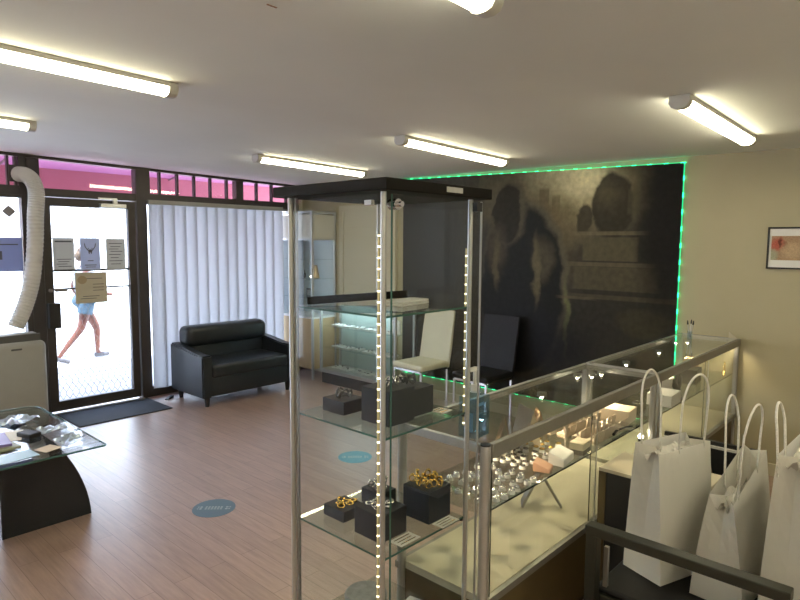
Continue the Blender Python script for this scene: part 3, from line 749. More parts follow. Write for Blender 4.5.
# tent cards
def tent(x, y, z, w_, h_, d_, rz, label, mt='brown_card'):
    T_ = thing('tent_card', label, 'tent card', (x, y, z), rz)
    for s_ in (-1, 1):
        MB().grid([[(-w_/2, s_*d_, 0), (w_/2, s_*d_, 0)], [(-w_/2, s_*.002, h_), (w_/2, s_*.002, h_)]], thick=.002).build('card_leaf', mt, T_)
    return T_
tent(2.28, 1.455, SZ, .15, .165, .050, R(35), 'brown tent card nearest the sanitiser under the counter glass')
tent(2.47, 1.455, SZ, .14, .185, .045, R(60), 'tallest pale grey brown tent card behind the white wedge box', 'grey_card')
tent(2.61, 1.470, SZ, .12, .14, .04, R(40), 'lowest brown tent card, furthest from the sanitiser in the near counter')
# card stand and boxes
o_ = MB().grid([[(-.05+.1*u, .012*math.sin(u*PI), z_) for u in (0, .25, .5, .75, 1)] for z_ in (0, .085)], thick=.003).build('card_stand', 'grey_card', smooth=True)
o_.location = (2.62, 1.32, SZ); o_.rotation_euler = (0, 0, .4); tag(o_, 'curved grey card stand behind the black based cream box', 'card stand')
T_ = thing('watch_box', 'cream box with black base on the counter shelf', 'box', (2.555, 1.218, SZ), .1)
MB().box((-.045, -.03, 0), (.045, .035, .022), .002).build('box_base', 'black', T_); MB().box((-.045, -.03, .022), (.045, .035, .055), .003).build('box_body', 'cream_panel', T_)
cuboid('necklace_box', 3.185, 1.33, SZ, .14, .20, .07, 'ring_pink', 'large pale pink box by the middle counter post', 'box', .1)
cuboid('riser_block', 3.72, 1.25, SZ, .20, .14, .07, 'paper', 'white riser block under the dark necklace bust', 'display block', .05)
# necklace bust
T_ = thing('necklace_stand', 'dark curved necklace stand on the white block in the far counter', 'necklace stand', (3.88, 1.23, SZ), 0)
MB().lathe([(.045, 0), (.045, .006), (.010, .012), (.008, .06)], (0, 0, 0), 18).build('base', 'black', T_, smooth=True)
MB().tube([(-.05, 0, .13), (-.035, 0, .085), (0, 0, .065), (.035, 0, .085), (.05, 0, .14)], lambda u: .010+.010*math.sin(u*PI), seg=10).build('bust', 'black', T_, smooth=True)
cuboid('display_box', 4.42, 1.33, SZ, .17, .14, .10, 'black', 'dark box in the far counter near the wall', 'box', .1)
cuboid('display_box', 4.14, 1.40, SZ, .10, .12, .07, 'grey_card', 'grey box beside the dark box in the far counter', 'box', .2)
cuboid('display_box', 4.70, 1.40, SZ, .12, .09, .12, 'brown_card', 'brown box nearest the wall inside the far counter', 'box', .1)
o_ = MB().tube([(0, 0, 0), (.018, 0, .03), (.006, 0, .06), (.02, 0, .085), (.0, 0, .10)], .006, seg=8).build('hook_ornament', 'gold', smooth=True); o_.location = (4.80, 1.20, SZ+.004); tag(o_, 'small curved gold hook ornament near the wall end of the counter', 'ornament')
for x, y, l in ((3.50, 1.22, 'silver bangle lying near the middle post in the far counter'), (3.60, 1.36, 'silver bangle behind the near one in the far counter')):
    o_ = MB().tube([(.032*math.cos(a), .032*math.sin(a), .004) for a in [2*PI*k/24 for k in range(24)]], .0035, seg=6, closed=True).build('bangle', 'silver', smooth=True); o_.location = (x, y, SZ+.001); tag(o_, l, 'bangle')
o_ = MB().tube([(-.10, 0, .012), (-.05, .01, .016), (0, .012, .014), (.06, .005, .012), (.11, -.01, .010)], lambda u: .008-.004*u, seg=8).build('bracelet', 'black', smooth=True)
o_.location = (2.98, 1.20, SZ+.0); tag(o_, 'thin black bracelet laid in front of the pale ring boxes', 'bracelet')
# easel on the counter floor
T_ = thing('display_easel', 'dark folding easel standing on the cream counter floor', 'easel', (2.526, 1.395, .4155), R(-57))
def slab(a, b, wd, th, mt, nm, par):
    a = Vector(a); b = Vector(b); d = (b-a); 
    q = MB(); q.box((-wd/2, -th/2, 0), (wd/2, th/2, d.length), .002, mtx=Matrix.Translation(a) @ d.to_track_quat('Z', 'X').to_matrix().to_4x4() @ Matrix.Rotation(R(90), 4, 'Z')); return q.build(nm, mt, par)
slab((-.090, .0, .006), (-.004, 0, .192), .085, .012, 'alu_dark', 'panel', T_)
slab((.095, 0, .006), (.006, 0, .150), .035, .010, 'alu_dark', 'strut', T_)
# added bulb on a stem, stands in for the bright reflection by the bag
T_ = thing('reflection_bulb', 'small added bulb standing in for a bright reflection below the middle post', 'spotlight', (3.24, 1.20, .4156))
MB().cyl((0, 0, 0), (0, 0, .006), .03).cyl((0, 0, .006), (0, 0, .205), .004).cyl((0, 0, .195), (0, 0, .214), .014).build('lamp_base', 'black', T_, smooth=True); MB().ball((0, 0, .222), .013).build('bulb', 'bulb', T_, smooth=True)

# hand sanitiser
T_ = thing('sanitiser_bottle', 'clear hand sanitiser bottle with white pump in an acrylic holder on the counter', 'bottle', (1.775, 1.262, kz-.0015), .1); T_.scale = (1.18, 1.18, 1.18)
MB().box((-.028, -.022, .008), (.028, .022, .140), .010, 3).build('bottle_body', 'gel', T_, smooth=True)
MB().box((-.0285, -.012, .015), (-.0282, .014, .075)).box((-.018, -.0225, .095), (.018, -.0222, .105)).build('label', 'blue_plastic', T_)
MB().cyl((0, 0, .135), (0, 0, .160), .013, seg=16).cyl((0, 0, .160), (0, 0, .205), .0055, seg=12).box((-.034, -.008, .203), (.010, .008, .214), .003).build('pump', 'paper', T_, smooth=True)
h = MB()
for a, b in (((-.040, -.032, .002), (.040, -.029, .12)), ((-.040, .029, .002), (.040, .032, .12)), ((-.040, -.029, .002), (-.037, .029, .12)), ((.037, -.029, .002), (.040, .029, .12)), ((-.040, -.032, .0), (.040, .032, .003))): h.box(a, b)
tag(h.build('acrylic_holder', 'acrylic'), 'open clear acrylic holder around the hand sanitiser bottle', 'holder')
bpy.data.objects['acrylic_holder'].scale = (1.18, 1.18, 1.22); bpy.data.objects['acrylic_holder'].location = (1.775, 1.262, kz-.0015+.0002); bpy.data.objects['acrylic_holder'].rotation_euler = (0, 0, .1)
# brushes in a glass
T_ = thing('brush_holder', 'small glass holding thin brushes at the wall end of the counter', 'brush holder', (4.71, 1.42, kz-.001))
MB().cyl((0, 0, 0), (0, 0, .06), .018, seg=16).build('tumbler', 'acrylic', T_, smooth=True)
for i, (dx, dy, hh) in enumerate(((-.02, .012, .14), (.004, -.004, .145), (.024, -.012, .135))):
    b_ = MB().cyl((0, 0, .005), (dx, dy, hh-.03), .003, seg=8).build('brush_handle', 'alu', T_); MB().cyl((dx, dy, hh-.03), (dx*1.15, dy*1.15, hh), .006, .003, seg=8).build('bristles', 'black', b_)
o_ = MB().prism([(-.03, 0), (.03, 0), (.03, .05)], 0, -.0015, .0015).build('corner_card', 'cream_panel'); o_.location = (4.955, 1.19, kz+.001); tag(o_, 'small cream card standing at the wall corner of the counter', 'card')

# ------------------------------------------------------------------ sofa
S = thing('sofa', 'black leatherette two seater sofa in front of the white blinds', 'sofa', (3.60, 5.78, 0))
# local: x -.56...56, front y=-.33, back y=.33
for (x, y) in ((-.50, -.27), (.50, -.27), (-.50, .27), (.50, .27)):
    MB().cyl((x, y, 0), (x, y, .12), .020, .032, seg=12).build('leg', 'black', S, smooth=True)
MB().box((-.47, -.32, .105), (.47, .26, .30), .012, 2).build('seat_base', 'sofa', S, smooth=True)
MB().box((-.47, -.335, .29), (.47, .20, .425), .035, 4).build('seat_cushion', 'sofa', S, smooth=True)
MB().box((-.48, .16, .105), (.48, .32, .60), .03, 3).build('backrest', 'sofa', S, smooth=True)
MB().box((-.50, .10, .555), (.50, .33, .775), .07, 5).build('bolster', 'sofa', S, smooth=True)
for s_ in (-1, 1):
    prof = [(-.335, .10), (.33, .10), (.33, .60), (.10, .575), (-.20, .535), (-.335, .53)]
    a, b = (-.58, -.468) if s_ < 0 else (.468, .58)
    MB().prism(prof, 0, a, b, bev=.014).build('armrest', 'sofa', S, smooth=True)

# ------------------------------------------------------------------ side chairs
def side_chair(loc, rz, mt, label):
    T_ = thing('side_chair', label, 'chair', loc, rz)   # faces -x
    MB().box((-.22, -.205, .425), (.20, .205, .485), .022, 3).build('seat', mt, T_, smooth=True)
    rows = []
    b = MB()
    pr_ = [(.165, .42), (.195, .42), (.235, .60), (.262, .80), (.285, .985), (.270, .992), (.232, .80), (.200, .60)]
    b.prism([(x, z) for x, z in pr_], 1, -.205, .205, bev=.006); b.build('backrest', mt, T_, smooth=True)
    r_ = .011
    for sy in (-1, 1):
        for x in (-.195, .185):
            MB().box((x-r_, sy*.185-r_, 0), (x+r_, sy*.185+r_, .418), .002).build('leg', 'chrome', T_)
    fr_ = MB()
    for x in (-.195, .185): fr_.box((x-r_, -.174, .404), (x+r_, .174, .426))
    for sy in (-1, 1): fr_.box((-.184, sy*.185-r_, .404), (.174, sy*.185+r_, .4255))
    fr_.build('seat_frame', 'chrome', T_)
    return T_
side_chair((4.59, 3.925, 0), R(-3), 'white_seat', 'cream leatherette chair with chrome legs against the mural wall')
side_chair((4.62, 3.19, 0), R(-3), 'black_soft', 'black leatherette chair with chrome legs under the mural')
# power socket low on wall
T_ = thing('power_socket', 'white double power socket low on the wall behind the chairs', 'socket', (4.961, 3.72, .30))
MB().box((-.008, -.06, -.038), (0, .06, .038), .003).build('socket_plate', 'paper', T_)
MB().box((-.012, .012, -.012), (-.008, .044, .012)).box((-.012, -.044, -.012), (-.008, -.012, .012)).build('socket_face', 'ac', T_)

# ------------------------------------------------------------------ low wall display unit
ux0, ux1, uy0, uy1 = 4.60, 4.935, 4.30, 5.54
U = thing('wall_display_unit', 'low lit glass display unit along the wall behind the glass tower', 'display cabinet', (ux0, uy0, 0)); o = (ux0, uy0, 0)
MB(o).box((ux0+.02, uy0+.02, 0), (ux1, uy1-.02, .13)).build('plinth', 'black', U)
MB(o).box((ux0, uy0, .13), (ux1, uy1, .17), .003).build('base_board', 'alu', U)
for (x, y) in ((ux0+.015, uy0+.015), (ux0+.015, uy1-.015), (ux1-.015, uy0+.015), (ux1-.015, uy1-.015)):
    MB(o).box((x-.014, y-.014, .17), (x+.014, y+.014, .975), .002).build('post', 'alu', U)
MB(o).box((ux0, uy0, .975), (ux0+.025, uy1, .998)).box((ux0+.025, uy0, .975), (ux1, uy0+.025, .998)).build('top_rail', 'alu', U)
MB(o).box((ux0+.025, uy0+.025, .985), (ux1, uy1, .992)).build('glass_top', 'glass', U)
MB(o).box((ux0+.004, uy0+.03, .17), (ux0+.009, (uy0+uy1)/2+.02, .975)).build('sliding_door', 'glass', U)
MB(o).box((ux0+.012, (uy0+uy1)/2-.02, .17), (ux0+.017, uy1-.03, .975)).build('sliding_door', 'glass', U)
MB(o).box((ux0+.03, uy0+.006, .17), (ux1-.03, uy0+.011, .975)).build('glass_end', 'glass', U)
M['teal_back'] = mat('pale_teal_board', (.40, .50, .48), .5)
MB(o).box((ux1-.012, uy0+.35, .17), (ux1-.006, uy1-.03, .975)).build('back_board', 'teal_back', U)
for z in (.43, .685):
    MB(o).box((ux0+.03, uy0+.03, z-.006), (ux1-.02, uy1-.03, z)).build('shelf', 'shelf_glass', U)
light('unit_lamp', 'AREA', (.17, .75, .96), 5, (.70, .92, 1), U, shape='RECTANGLE', size=.2, size_y=1.0)
k = 0
for z in (.1705, .4305, .6855):
    for j in range(6):
        y = uy0+.20+j*.18
        w_ = .09+.03*((j*7+k) % 3)
        Tt = thing('jewellery_tray', 'pale tray of silver jewellery inside the low lit wall display unit', 'tray', (4.76+.02*(j % 2), y, z+.0006), random.uniform(-.2, .2), group='jewellery trays in the low unit')
        MB().box((-.06, -w_/2, 0), (.06, w_/2, .012), .002).build('tray', 'pale_board', Tt)
        g_ = MB()
        for q in range(5): g_.ball((random.uniform(-.045, .045), random.uniform(-w_*.4, w_*.4), .017), .008, (1, 1.3, .7))
        g_.build('jewellery', 'silver' if (j+k) % 2 else 'antique', Tt, smooth=True)
        k += 1
for y, l in ((4.47, 'small upright white card in the low display unit, nearer the sofa'), (4.385, 'small upright white card in the low display unit, nearer the cream chair')):
    cuboid('upright_card', 4.74, y, .6860+.013 if False else .6862, .012, .055, .15, 'paper', l, 'card', R(-12))

# ------------------------------------------------------------------ corner cabinet
a0, b0, a1, b1 = 4.60, 5.67, 4.984, 6.29
K = thing('corner_cabinet', 'tall glass fronted corner cabinet with pale wood base and grey header', 'cabinet', (a0, b0, 0)); o = (a0, b0, 0)
for (x, y) in ((a0+.014, b0+.014), (a0+.014, b1-.014), (a1-.016, b0+.014), (a1-.016, b1-.014)):
    MB(o).box((x-.013, y-.013, 0), (x+.013, y+.013, 2.02), .002).build('post', 'alu', K)
MB(o).box((a0+.004, b0+.028, 1.70), (a1-.03, b1-.028, 2.02)).box((a0+.028, b0+.004, 1.70), (a1-.03, b0+.028, 2.02)).build('header_panel', 'bronze_pale', K) if False else None
M['header_grey'] = mat('grey_header_panel', (.58, .56, .50), .5)
MB(o).box((a0+.004, b0+.028, 1.72), (a0+.014, b1-.028, 2.0)).box((a0+.028, b0+.004, 1.72), (a1-.03, b0+.014, 2.0)).build('header_panel', 'header_grey', K)
MB(o).box((a0, b0, 2.02), (a1, b1, 2.045)).build('cabinet_top', 'alu', K)
MB(o).box((a0+.002, b0+.027, 1.695), (a0+.02, b1-.027, 1.72)).box((a0+.027, b0+.002, 1.695), (a1-.03, b0+.02, 1.72)).build('cross_rail', 'alu', K)
MB(o).box((a0+.006, b0+.028, .77), (a0+.011, b1-.028, 1.695)).build('glass_door', 'glass', K)
MB(o).box((a0+.028, b0+.006, .77), (a1-.03, b0+.011, 1.695)).build('glass_side', 'glass', K)
M['blind_glow'] = translucent('added_pale_glow_panel', (.55, .62, .68), .6, (.30, .33, .36))
MB(o).box((a0+.03, b1-.012, .77), (a1-.03, b1-.008, 1.70)).build('added_glow_panel', 'blind_glow', K)  # added translucent panel, its pale glow stands in for the bright blinds
M['pale_back'] = mat('pale_blue_backboard', (.55, .62, .68), .3)  # pale blue board at the cabinet back
MB(o).box((a1-.03, b0+.03, .77), (a1-.024, b1-.03, 1.70)).build('back_board', 'pale_back', K)
for z in (1.00, 1.23, 1.465):
    MB(o).box((a0+.02, b0+.02, z-.006), (a1-.03, b1-.02, z)).build('shelf', 'shelf_glass', K)
MB(o).box((a0, b0, .745), (a1-.001, b1, .77), .003).build('worktop', 'pale_board', K)
bs = MB(o).box((a0+.004, b0+.004, .13), (a1-.03, b1-.004, .745)).build('base_cabinet', 'tan_wood', K)
MB(o).box((a0-.002, b0+.03, .16), (a0+.004, (b0+b1)/2-.003, .73)).build('cabinet_door', 'tan_wood', K)
MB(o).box((a0-.002, (b0+b1)/2+.003, .16), (a0+.004, b1-.03, .73)).build('cabinet_door', 'tan_wood', K)
# objects in the corner cabinet
T_ = thing('photo_frame', 'dark framed small photo standing on the corner cabinet worktop shelf', 'photo frame', (4.70, 5.84, 1.0006), R(-14))
MB().box((-.006, -.085, 0), (.006, .085, .105), .002).build('frame', 'black_roof', T_); MB().box((-.0075, -.065, .018), (-.006, .065, .088)).build('photo', 'grey_velvet', T_)
T_ = thing('pendant_cone', 'tan cone shaped jewellery bust in the corner cabinet', 'jewellery bust', (4.78, 5.83, 1.2306))
MB().lathe([(.022, 0), (.055, .004), (.050, .02), (.030, .13), (.024, .16)], (0, 0, 0), 20).build('bust', 'tan_cone', T_, smooth=True)
T_ = thing('cabinet_spotlight', 'small bright warm bulb inside the corner cabinet', 'spotlight', (4.66, 5.76, 1.2306))
MB().cyl((0, 0, 0), (0, 0, .015), .012).build('lamp_base', 'alu', T_); MB().ball((0, 0, .024), .012).build('bulb', 'bulb', T_, smooth=True)
o_ = MB().lathe([(.010, 0), (.016, .012), (.013, .045), (.004, .07), (.004, .10)], (0, 0, 0), 14).build('scent_bottle', 'black_gloss', smooth=True); o_.location = (4.72, 5.96, 1.2306); tag(o_, 'tiny dark slender bottle on the corner cabinet shelf', 'bottle')

# ------------------------------------------------------------------ portable air conditioner and hose
A = thing('air_conditioner', 'cream portable air conditioner standing by the entrance door', 'air conditioner', (1.53, 6.03, 0))
MB().box((-.24, -.17, .03), (.235, .17, .80), .045, 4).build('body', 'ac', A, smooth=True)
MB().prism([(-.10, .78), (.10, .78), (.07, .86), (-.07, .86)], 0, -.20, .20, bev=.012).build('top_cover', 'ac', A, smooth=True)
v_ = MB()
for i in range(5): v_.box((-.19, -.115+.006*i-.004*i, .80+.012*i), (.19, -.108+.006*i, .808+.012*i))
v_.box((-.20, -.125, .80), (.20, -.10, .86)); v_.build('vent', 'ac_dark', A)
MB().box((-.04, -.176, .735), (.04, -.168, .75), .002).build('badge', 'ac_dark', A)
for x in (-.2, .2):
    for y in (-.13, .13): MB().cyl((x, y, 0), (x, y, .03), .02).build('castor', 'black', A)
def bez(P, n):
    out = []
    for k in range(n+1):
        u = k/n; seg = min(int(u*(len(P)-1)), len(P)-2); lt = u*(len(P)-1)-seg
        p0 = Vector(P[max(seg-1, 0)]); p1 = Vector(P[seg]); p2 = Vector(P[seg+1]); p3 = Vector(P[min(seg+2, len(P)-1)])
        out.append(.5*((2*p1)+(-p0+p2)*lt+(2*p0-5*p1+4*p2-p3)*lt*lt+(-p0+3*p1-3*p2+p3)*lt**3))
    return out
pts = bez([(1.735, 6.30, 2.27), (1.765, 6.20, 2.255), (1.80, 6.14, 2.20), (1.822, 6.13, 2.09), (1.806, 6.13, 1.90), (1.79, 6.13, 1.63), (1.751, 6.13, 1.32), (1.685, 6.13, 1.09), (1.60, 6.12, .905)], 190)
h_ = MB(); h_.tube(pts, lambda u: .066+.0035*math.sin(u*190*PI*.66), seg=20)
tag(h_.build('exhaust_hose', 'hose', smooth=True), 'thick ribbed white exhaust hose rising to the high window', 'hose')
struct('trim_9', MB().box((1.66, 6.305, 2.20), (1.81, 6.312, 2.35)), 'bronze_frame')

# ------------------------------------------------------------------ papers on the glass
def sheet(x0, x1, z0, z1, mt, label, marks):
    T_ = thing('notice', label, 'notice', ((x0+x1)/2, YW-.014, (z0+z1)/2))
    if abs(x1) < 1.9: T_.location.y = YW-.014
    w_, h_ = (x1-x0)/2, (z1-z0)/2
    MB().box((-w_, -.0006, -h_), (w_, .0006, h_)).build('sheet', mt, T_)
    q = MB()
    for a, b, c_, d_ in marks: q.box((a*w_, -.0011, b*h_), (c_*w_, -.0006, d_*h_))
    q.build('print', 'ink', T_)
    return T_
M['sleeve'] = mat('shiny_plastic_wrap', (.42, .50, .58), .12, .35, noise=.3, nscale=30, bump=.6, bscale=30)
M['sheet_a'] = translucent('grey_white_sheet', (.62, .64, .64), .25)
M['sheet_b'] = translucent('blue_white_sheet', (.55, .62, .80), .25)
M['sheet_c'] = translucent('tan_print_sheet', (.55, .50, .38), .25)
M['sheet_d'] = translucent('blue_poster_sheet', (.32, .37, .60), .25)
ln = lambda *r: [(-.7+.15*(i % 2), z-.02, .7-.2*(i % 3), z+.02) for i, z in enumerate(r)]
sheet(2.00, 2.19, 1.395, 1.70, 'sheet_a', 'plain white notice, leftmost of the three papers in a row on the door', [(-.8, .72, .8, .82)]+ln(-.35, -.5, -.65, -.8))
nb = sheet(2.245, 2.43, 1.385, 1.70, 'sheet_b', 'pale blue notice with a horned symbol in the middle of the door', [(-.3, -.45, .3, -.40), (-.6, -.72, .6, -.67), (-.5, -.84, .5, -.80)])
q = MB()
for s_ in (-1, 1):
    q.tube([(s_*.052, -.002, .105), (s_*.046, -.002, .07), (s_*.028, -.002, .045), (s_*.014, -.002, .030), (s_*.010, -.002, .0)], .0035, seg=6)
    q.tube([(s_*.028, -.002, .045), (s_*.012, -.002, .058)], .003, seg=6)
q.box((-.016, -.003, .015), (.016, -.001, .045)); q.build('symbol', 'ink', nb)
sheet(2.49, 2.68, 1.375, 1.695, 'sheet_a', 'white text notice, rightmost of the three papers on the door', ln(.7, .5, .35, .2, 0, -.2, -.4, -.6))
nd = sheet(2.185, 2.485, 1.055, 1.36, 'sheet_c', 'tan and brown printed notice below the others on the door', ln(.6, -.55, -.7)+[(.1, .2, .8, .24), (.1, .0, .8, .04), (.1, -.2, .8, -.16)])
MB().ball((-.085, -.002, .08), .045, (1, .02, .9)).build('print_patch', 'tan_cone', nd)
sheet(1.42, 1.625+.12, 1.39, 1.70, 'sheet_d', 'blue notice on the shop window partly behind the white hose', [(-.8, .55, .8, .62), (-.6, -.3, .0, .2)])
o_ = MB().box((-.04, -.0015, -.04), (.04, .0015, .04)).build('window_sticker', 'bronze_grey'); o_.location = (1.655, YW-.008, 1.935); o_.rotation_euler = (0, R(45), 0); tag(o_, 'small grey diamond sticker high on the left window', 'sticker')

# ------------------------------------------------------------------ mat, door stop, floor discs
cuboid('door_mat', 2.385, 5.99, 0, .88, .58, .010, 'mat', 'dark blue grey mat on the floor inside the door', 'mat')
o_ = MB().prism([(-.05, 0), (.05, 0), (.05, .03), (-.05, .006)], 1, -.02, .02).build('door_wedge', 'black'); o_.location = (2.98, 6.08, .0005); o_.rotation_euler = (0, 0, .5); tag(o_, 'small black door wedge on the floor by the blinds', 'door wedge')
M['disc'] = mat('blue_floor_vinyl', (.10, .17, .24), .35)
M['disc2'] = mat('turquoise_floor_vinyl', (.03, .26, .38), .3)
M['disc_print'] = mat('disc_print', (.40, .46, .52), .4)
def disc(x, y, mt, label):
    T_ = thing('floor_sticker', label, 'floor sticker', (x, y, 0), R(-45))
    MB().cyl((0, 0, .0003), (0, 0, .0015), .132, seg=40).build('disc', mt, T_)
    p_ = MB()
    for s_ in (-1, 1):
        for k_ in (-1, 1):
            p_.ball((s_*.075, k_*.014, .0016), .016, (.6, 1.0, .03)) if False else p_.cyl((s_*.080+.0, k_*.013, .0014), (s_*.080, k_*.013, .0019), .009, seg=10)
            p_.cyl((s_*.098, k_*.013, .0014), (s_*.098, k_*.013, .0019), .006, seg=10)
    for yy in (-.016, .0, .016):
        for i in range(6): p_.box((-.055+.019*i, yy-.005, .0014), (-.055+.019*i+.013, yy+.005, .0019))
    p_.build('print', 'disc_print', T_); return T_
disc(1.91, 3.345, 'disc', 'round dull blue distancing sticker on the open floor left of the tower')
disc(3.148, 3.368, 'disc2', 'round bright blue sticker on the floor seen through the tower')

# ------------------------------------------------------------------ coffee table
C_ = thing('coffee_table', 'glass topped coffee table with glossy black curved base at the left edge', 'coffee table', (.70, 4.18, 0))
t_ = MB(); 
cr = []
def rrect(x0, y0, x1, y1, rs):
    out = []
    for (cx, cy, a0_, r) in ((x1-rs[0], y0+rs[0], -90, rs[0]), (x1-rs[1], y1-rs[1], 0, rs[1]), (x0+rs[2], y1-rs[2], 90, rs[2]), (x0+rs[3], y0+rs[3], 180, rs[3])):
        for k in range(7): a = R(a0_+15*k); out.append((cx+r*math.cos(a), cy+r*math.sin(a)))
    return out
tp = rrect(-.68, -.615, .66, .62, (.02, .10, .10, .02))
t_.prism(tp, 2, .488, .500); tt = t_.build('table_top', 'table_glass', C_)
er = MB(); n_ = len(tp)
er.tube([(x, y, .494) for x, y in tp], .0055, seg=6, closed=True); er.build('top_edge', 'glass_edge', tt, smooth=True)
def curve_base(sgn):
    pr_ = []
    for k in range(12):
        u = k/11; z = u*.486; pr_.append((.655-.16*u**2.0-.02*u, z))
    pr_ = [(.18, 0)]+pr_+[(.18, .486)]
    pr_ = [(sgn*x, z) for x, z in pr_]
    MB().prism(pr_, 1, -.35, .34).build('curved_base', 'black_gloss', C_, smooth=True)
curve_base(1); curve_base(-1)
zt2 = .5005
cuboid('calculator', 1.095, 4.04, zt2, .075, .12, .028, 'black', 'small black box shaped gadget on the glass coffee table', 'gadget', R(20), bev=.006)
cuboid('magazine', .86, 3.93, zt2, .26, .20, .012, 'green_cover', 'olive magazine, bottom of the pile on the coffee table', 'magazine', R(8))
cuboid('magazine', .87, 4.02, zt2+.0125, .22, .26, .015, 'purple', 'purple covered magazine, top of the pile on the coffee table', 'magazine', R(-6))
cuboid('brochure', .93, 3.70, zt2, .20, .14, .002, 'blue_sheet', 'pale blue brochure at the near edge of the coffee table', 'brochure', R(6), bev=0)
cuboid('paper_sheet', 1.03, 4.12, zt2, .10, .22, .002, 'paper', 'white paper slip between the magazines and the black gadget', 'paper', R(-18), bev=0)
for i, (x, y, sx, sy, rz, l) in enumerate(((1.235, 3.80, .14, .11, .3, 'clear plastic sleeve nearest the right corner of the coffee table'), (1.235, 4.07, .16, .13, -.2, 'clear plastic sleeve near the middle of the coffee table'), (1.13, 4.44, .20, .20, .5, 'large crumpled clear plastic sleeve at the far end of the coffee table'))):
    rows_ = [[(sx*(u/7-.5)*(1+.1*math.sin(v*2)), sy*(v/7-.5), .002+random.random()*.020) for u in range(8)] for v in range(8)]
    o_ = MB().grid(rows_).build('plastic_sleeve', 'sleeve' if 'sleeve' in M else 'acrylic', smooth=False); o_.location = (x, y, zt2); o_.rotation_euler = (0, 0, rz); tag(o_, l, 'plastic sleeve')
cuboid('paper_sheet', 1.10, 3.72, zt2, .10, .10, .002, 'ring_pink', 'tan paper square near the front edge of the coffee table', 'paper', R(20), bev=0)

# ------------------------------------------------------------------ desk, storage box, armchair and bags
T_ = thing('side_desk', 'black sided desk pedestal with cream top against the counter', 'desk', (2.59, .56, 0)); o = (2.59, .56, 0)
MB(o).box((2.59, .70, 0), (2.86, 1.135, .648), .002).build('pedestal', 'black', T_)
MB(o).box((2.585, .695, .648), (2.865, 1.14, .664), .002).build('desk_top', 'cream_panel', T_)
MB(o).box((2.583, 1.105, 0), (2.59, 1.138, .648)).build('edge_strip', 'brown_panel', T_)
T_ = thing('storage_bin', 'black open topped storage bin with pale rim behind the paper bags', 'storage bin', (3.16, .86, 0)); o = (3.16, .86, 0)
b_ = MB(o); x0, x1, y0, y1 = 2.90, 3.31, .62, 1.10
b_.box((x0, y0, 0), (x1, y0+.015, .64)).box((x0, y1-.015, 0), (x1, y1, .64)).box((x0, y0+.015, 0), (x0+.015, y1-.015, .64)).box((x1-.015, y0+.015, 0), (x1, y1-.015, .64)).box((x0+.015, y0+.015, 0), (x1-.015, y1-.015, .3))
b_.build('bin_body', 'black', T_)
MB(o).box((x1-.015, y0, .64), (x1, y1, .652)).build('rim', 'hose', T_)
MB(o).box((x1+.0, y0, .50), (x1+.02, y1, .672)).build('back_lip', 'black', T_)
o_ = MB().box((-.012, -.02, 0), (.012, .02, .36), .002).build('wooden_batten', 'brown_wood'); o_.location = (3.05, .75, .34); o_.rotation_euler = (R(-20), R(28), 0); tag(o_, 'short brown wooden batten leaning inside the black bin', 'batten')
# armchair
H = thing('armchair', 'black framed armchair carrying white paper bags in the foreground', 'armchair', (2.28, .58, 0)); o = (2.28, .58, 0)
for x0_, x1_ in ((1.955, 2.005), (2.53, 2.575)):
    a_ = MB(o).box((x0_, .283, .655), (x1_, .905, .690), .004).build('arm_rail', 'arm_paint', H)
    MB(o).box((x0_+.003, .862, 0), (x1_-.003, .902, .655), .003).build('leg', 'arm_paint', H)
    MB(o).box((x0_+.003, .287, 0), (x1_-.003, .325, .655), .003).build('leg', 'arm_paint', H)
MB(o).box((2.005, .300, .375), (2.53, .89, .425), .006).build('seat_frame', 'arm_paint', H)
MB(o).box((2.012, .215, .426), (2.522, .885, .452), .012, 3).build('seat', 'black_soft', H, smooth=True)
MB(o).box((2.02, .845, .25), (2.035, .86, .60)).build('brace', 'alu_dark', H)
MB(o).box((2.01, .17, .40), (2.52, .20, .50), .01, 2).build('backrest', 'arm_paint', H)

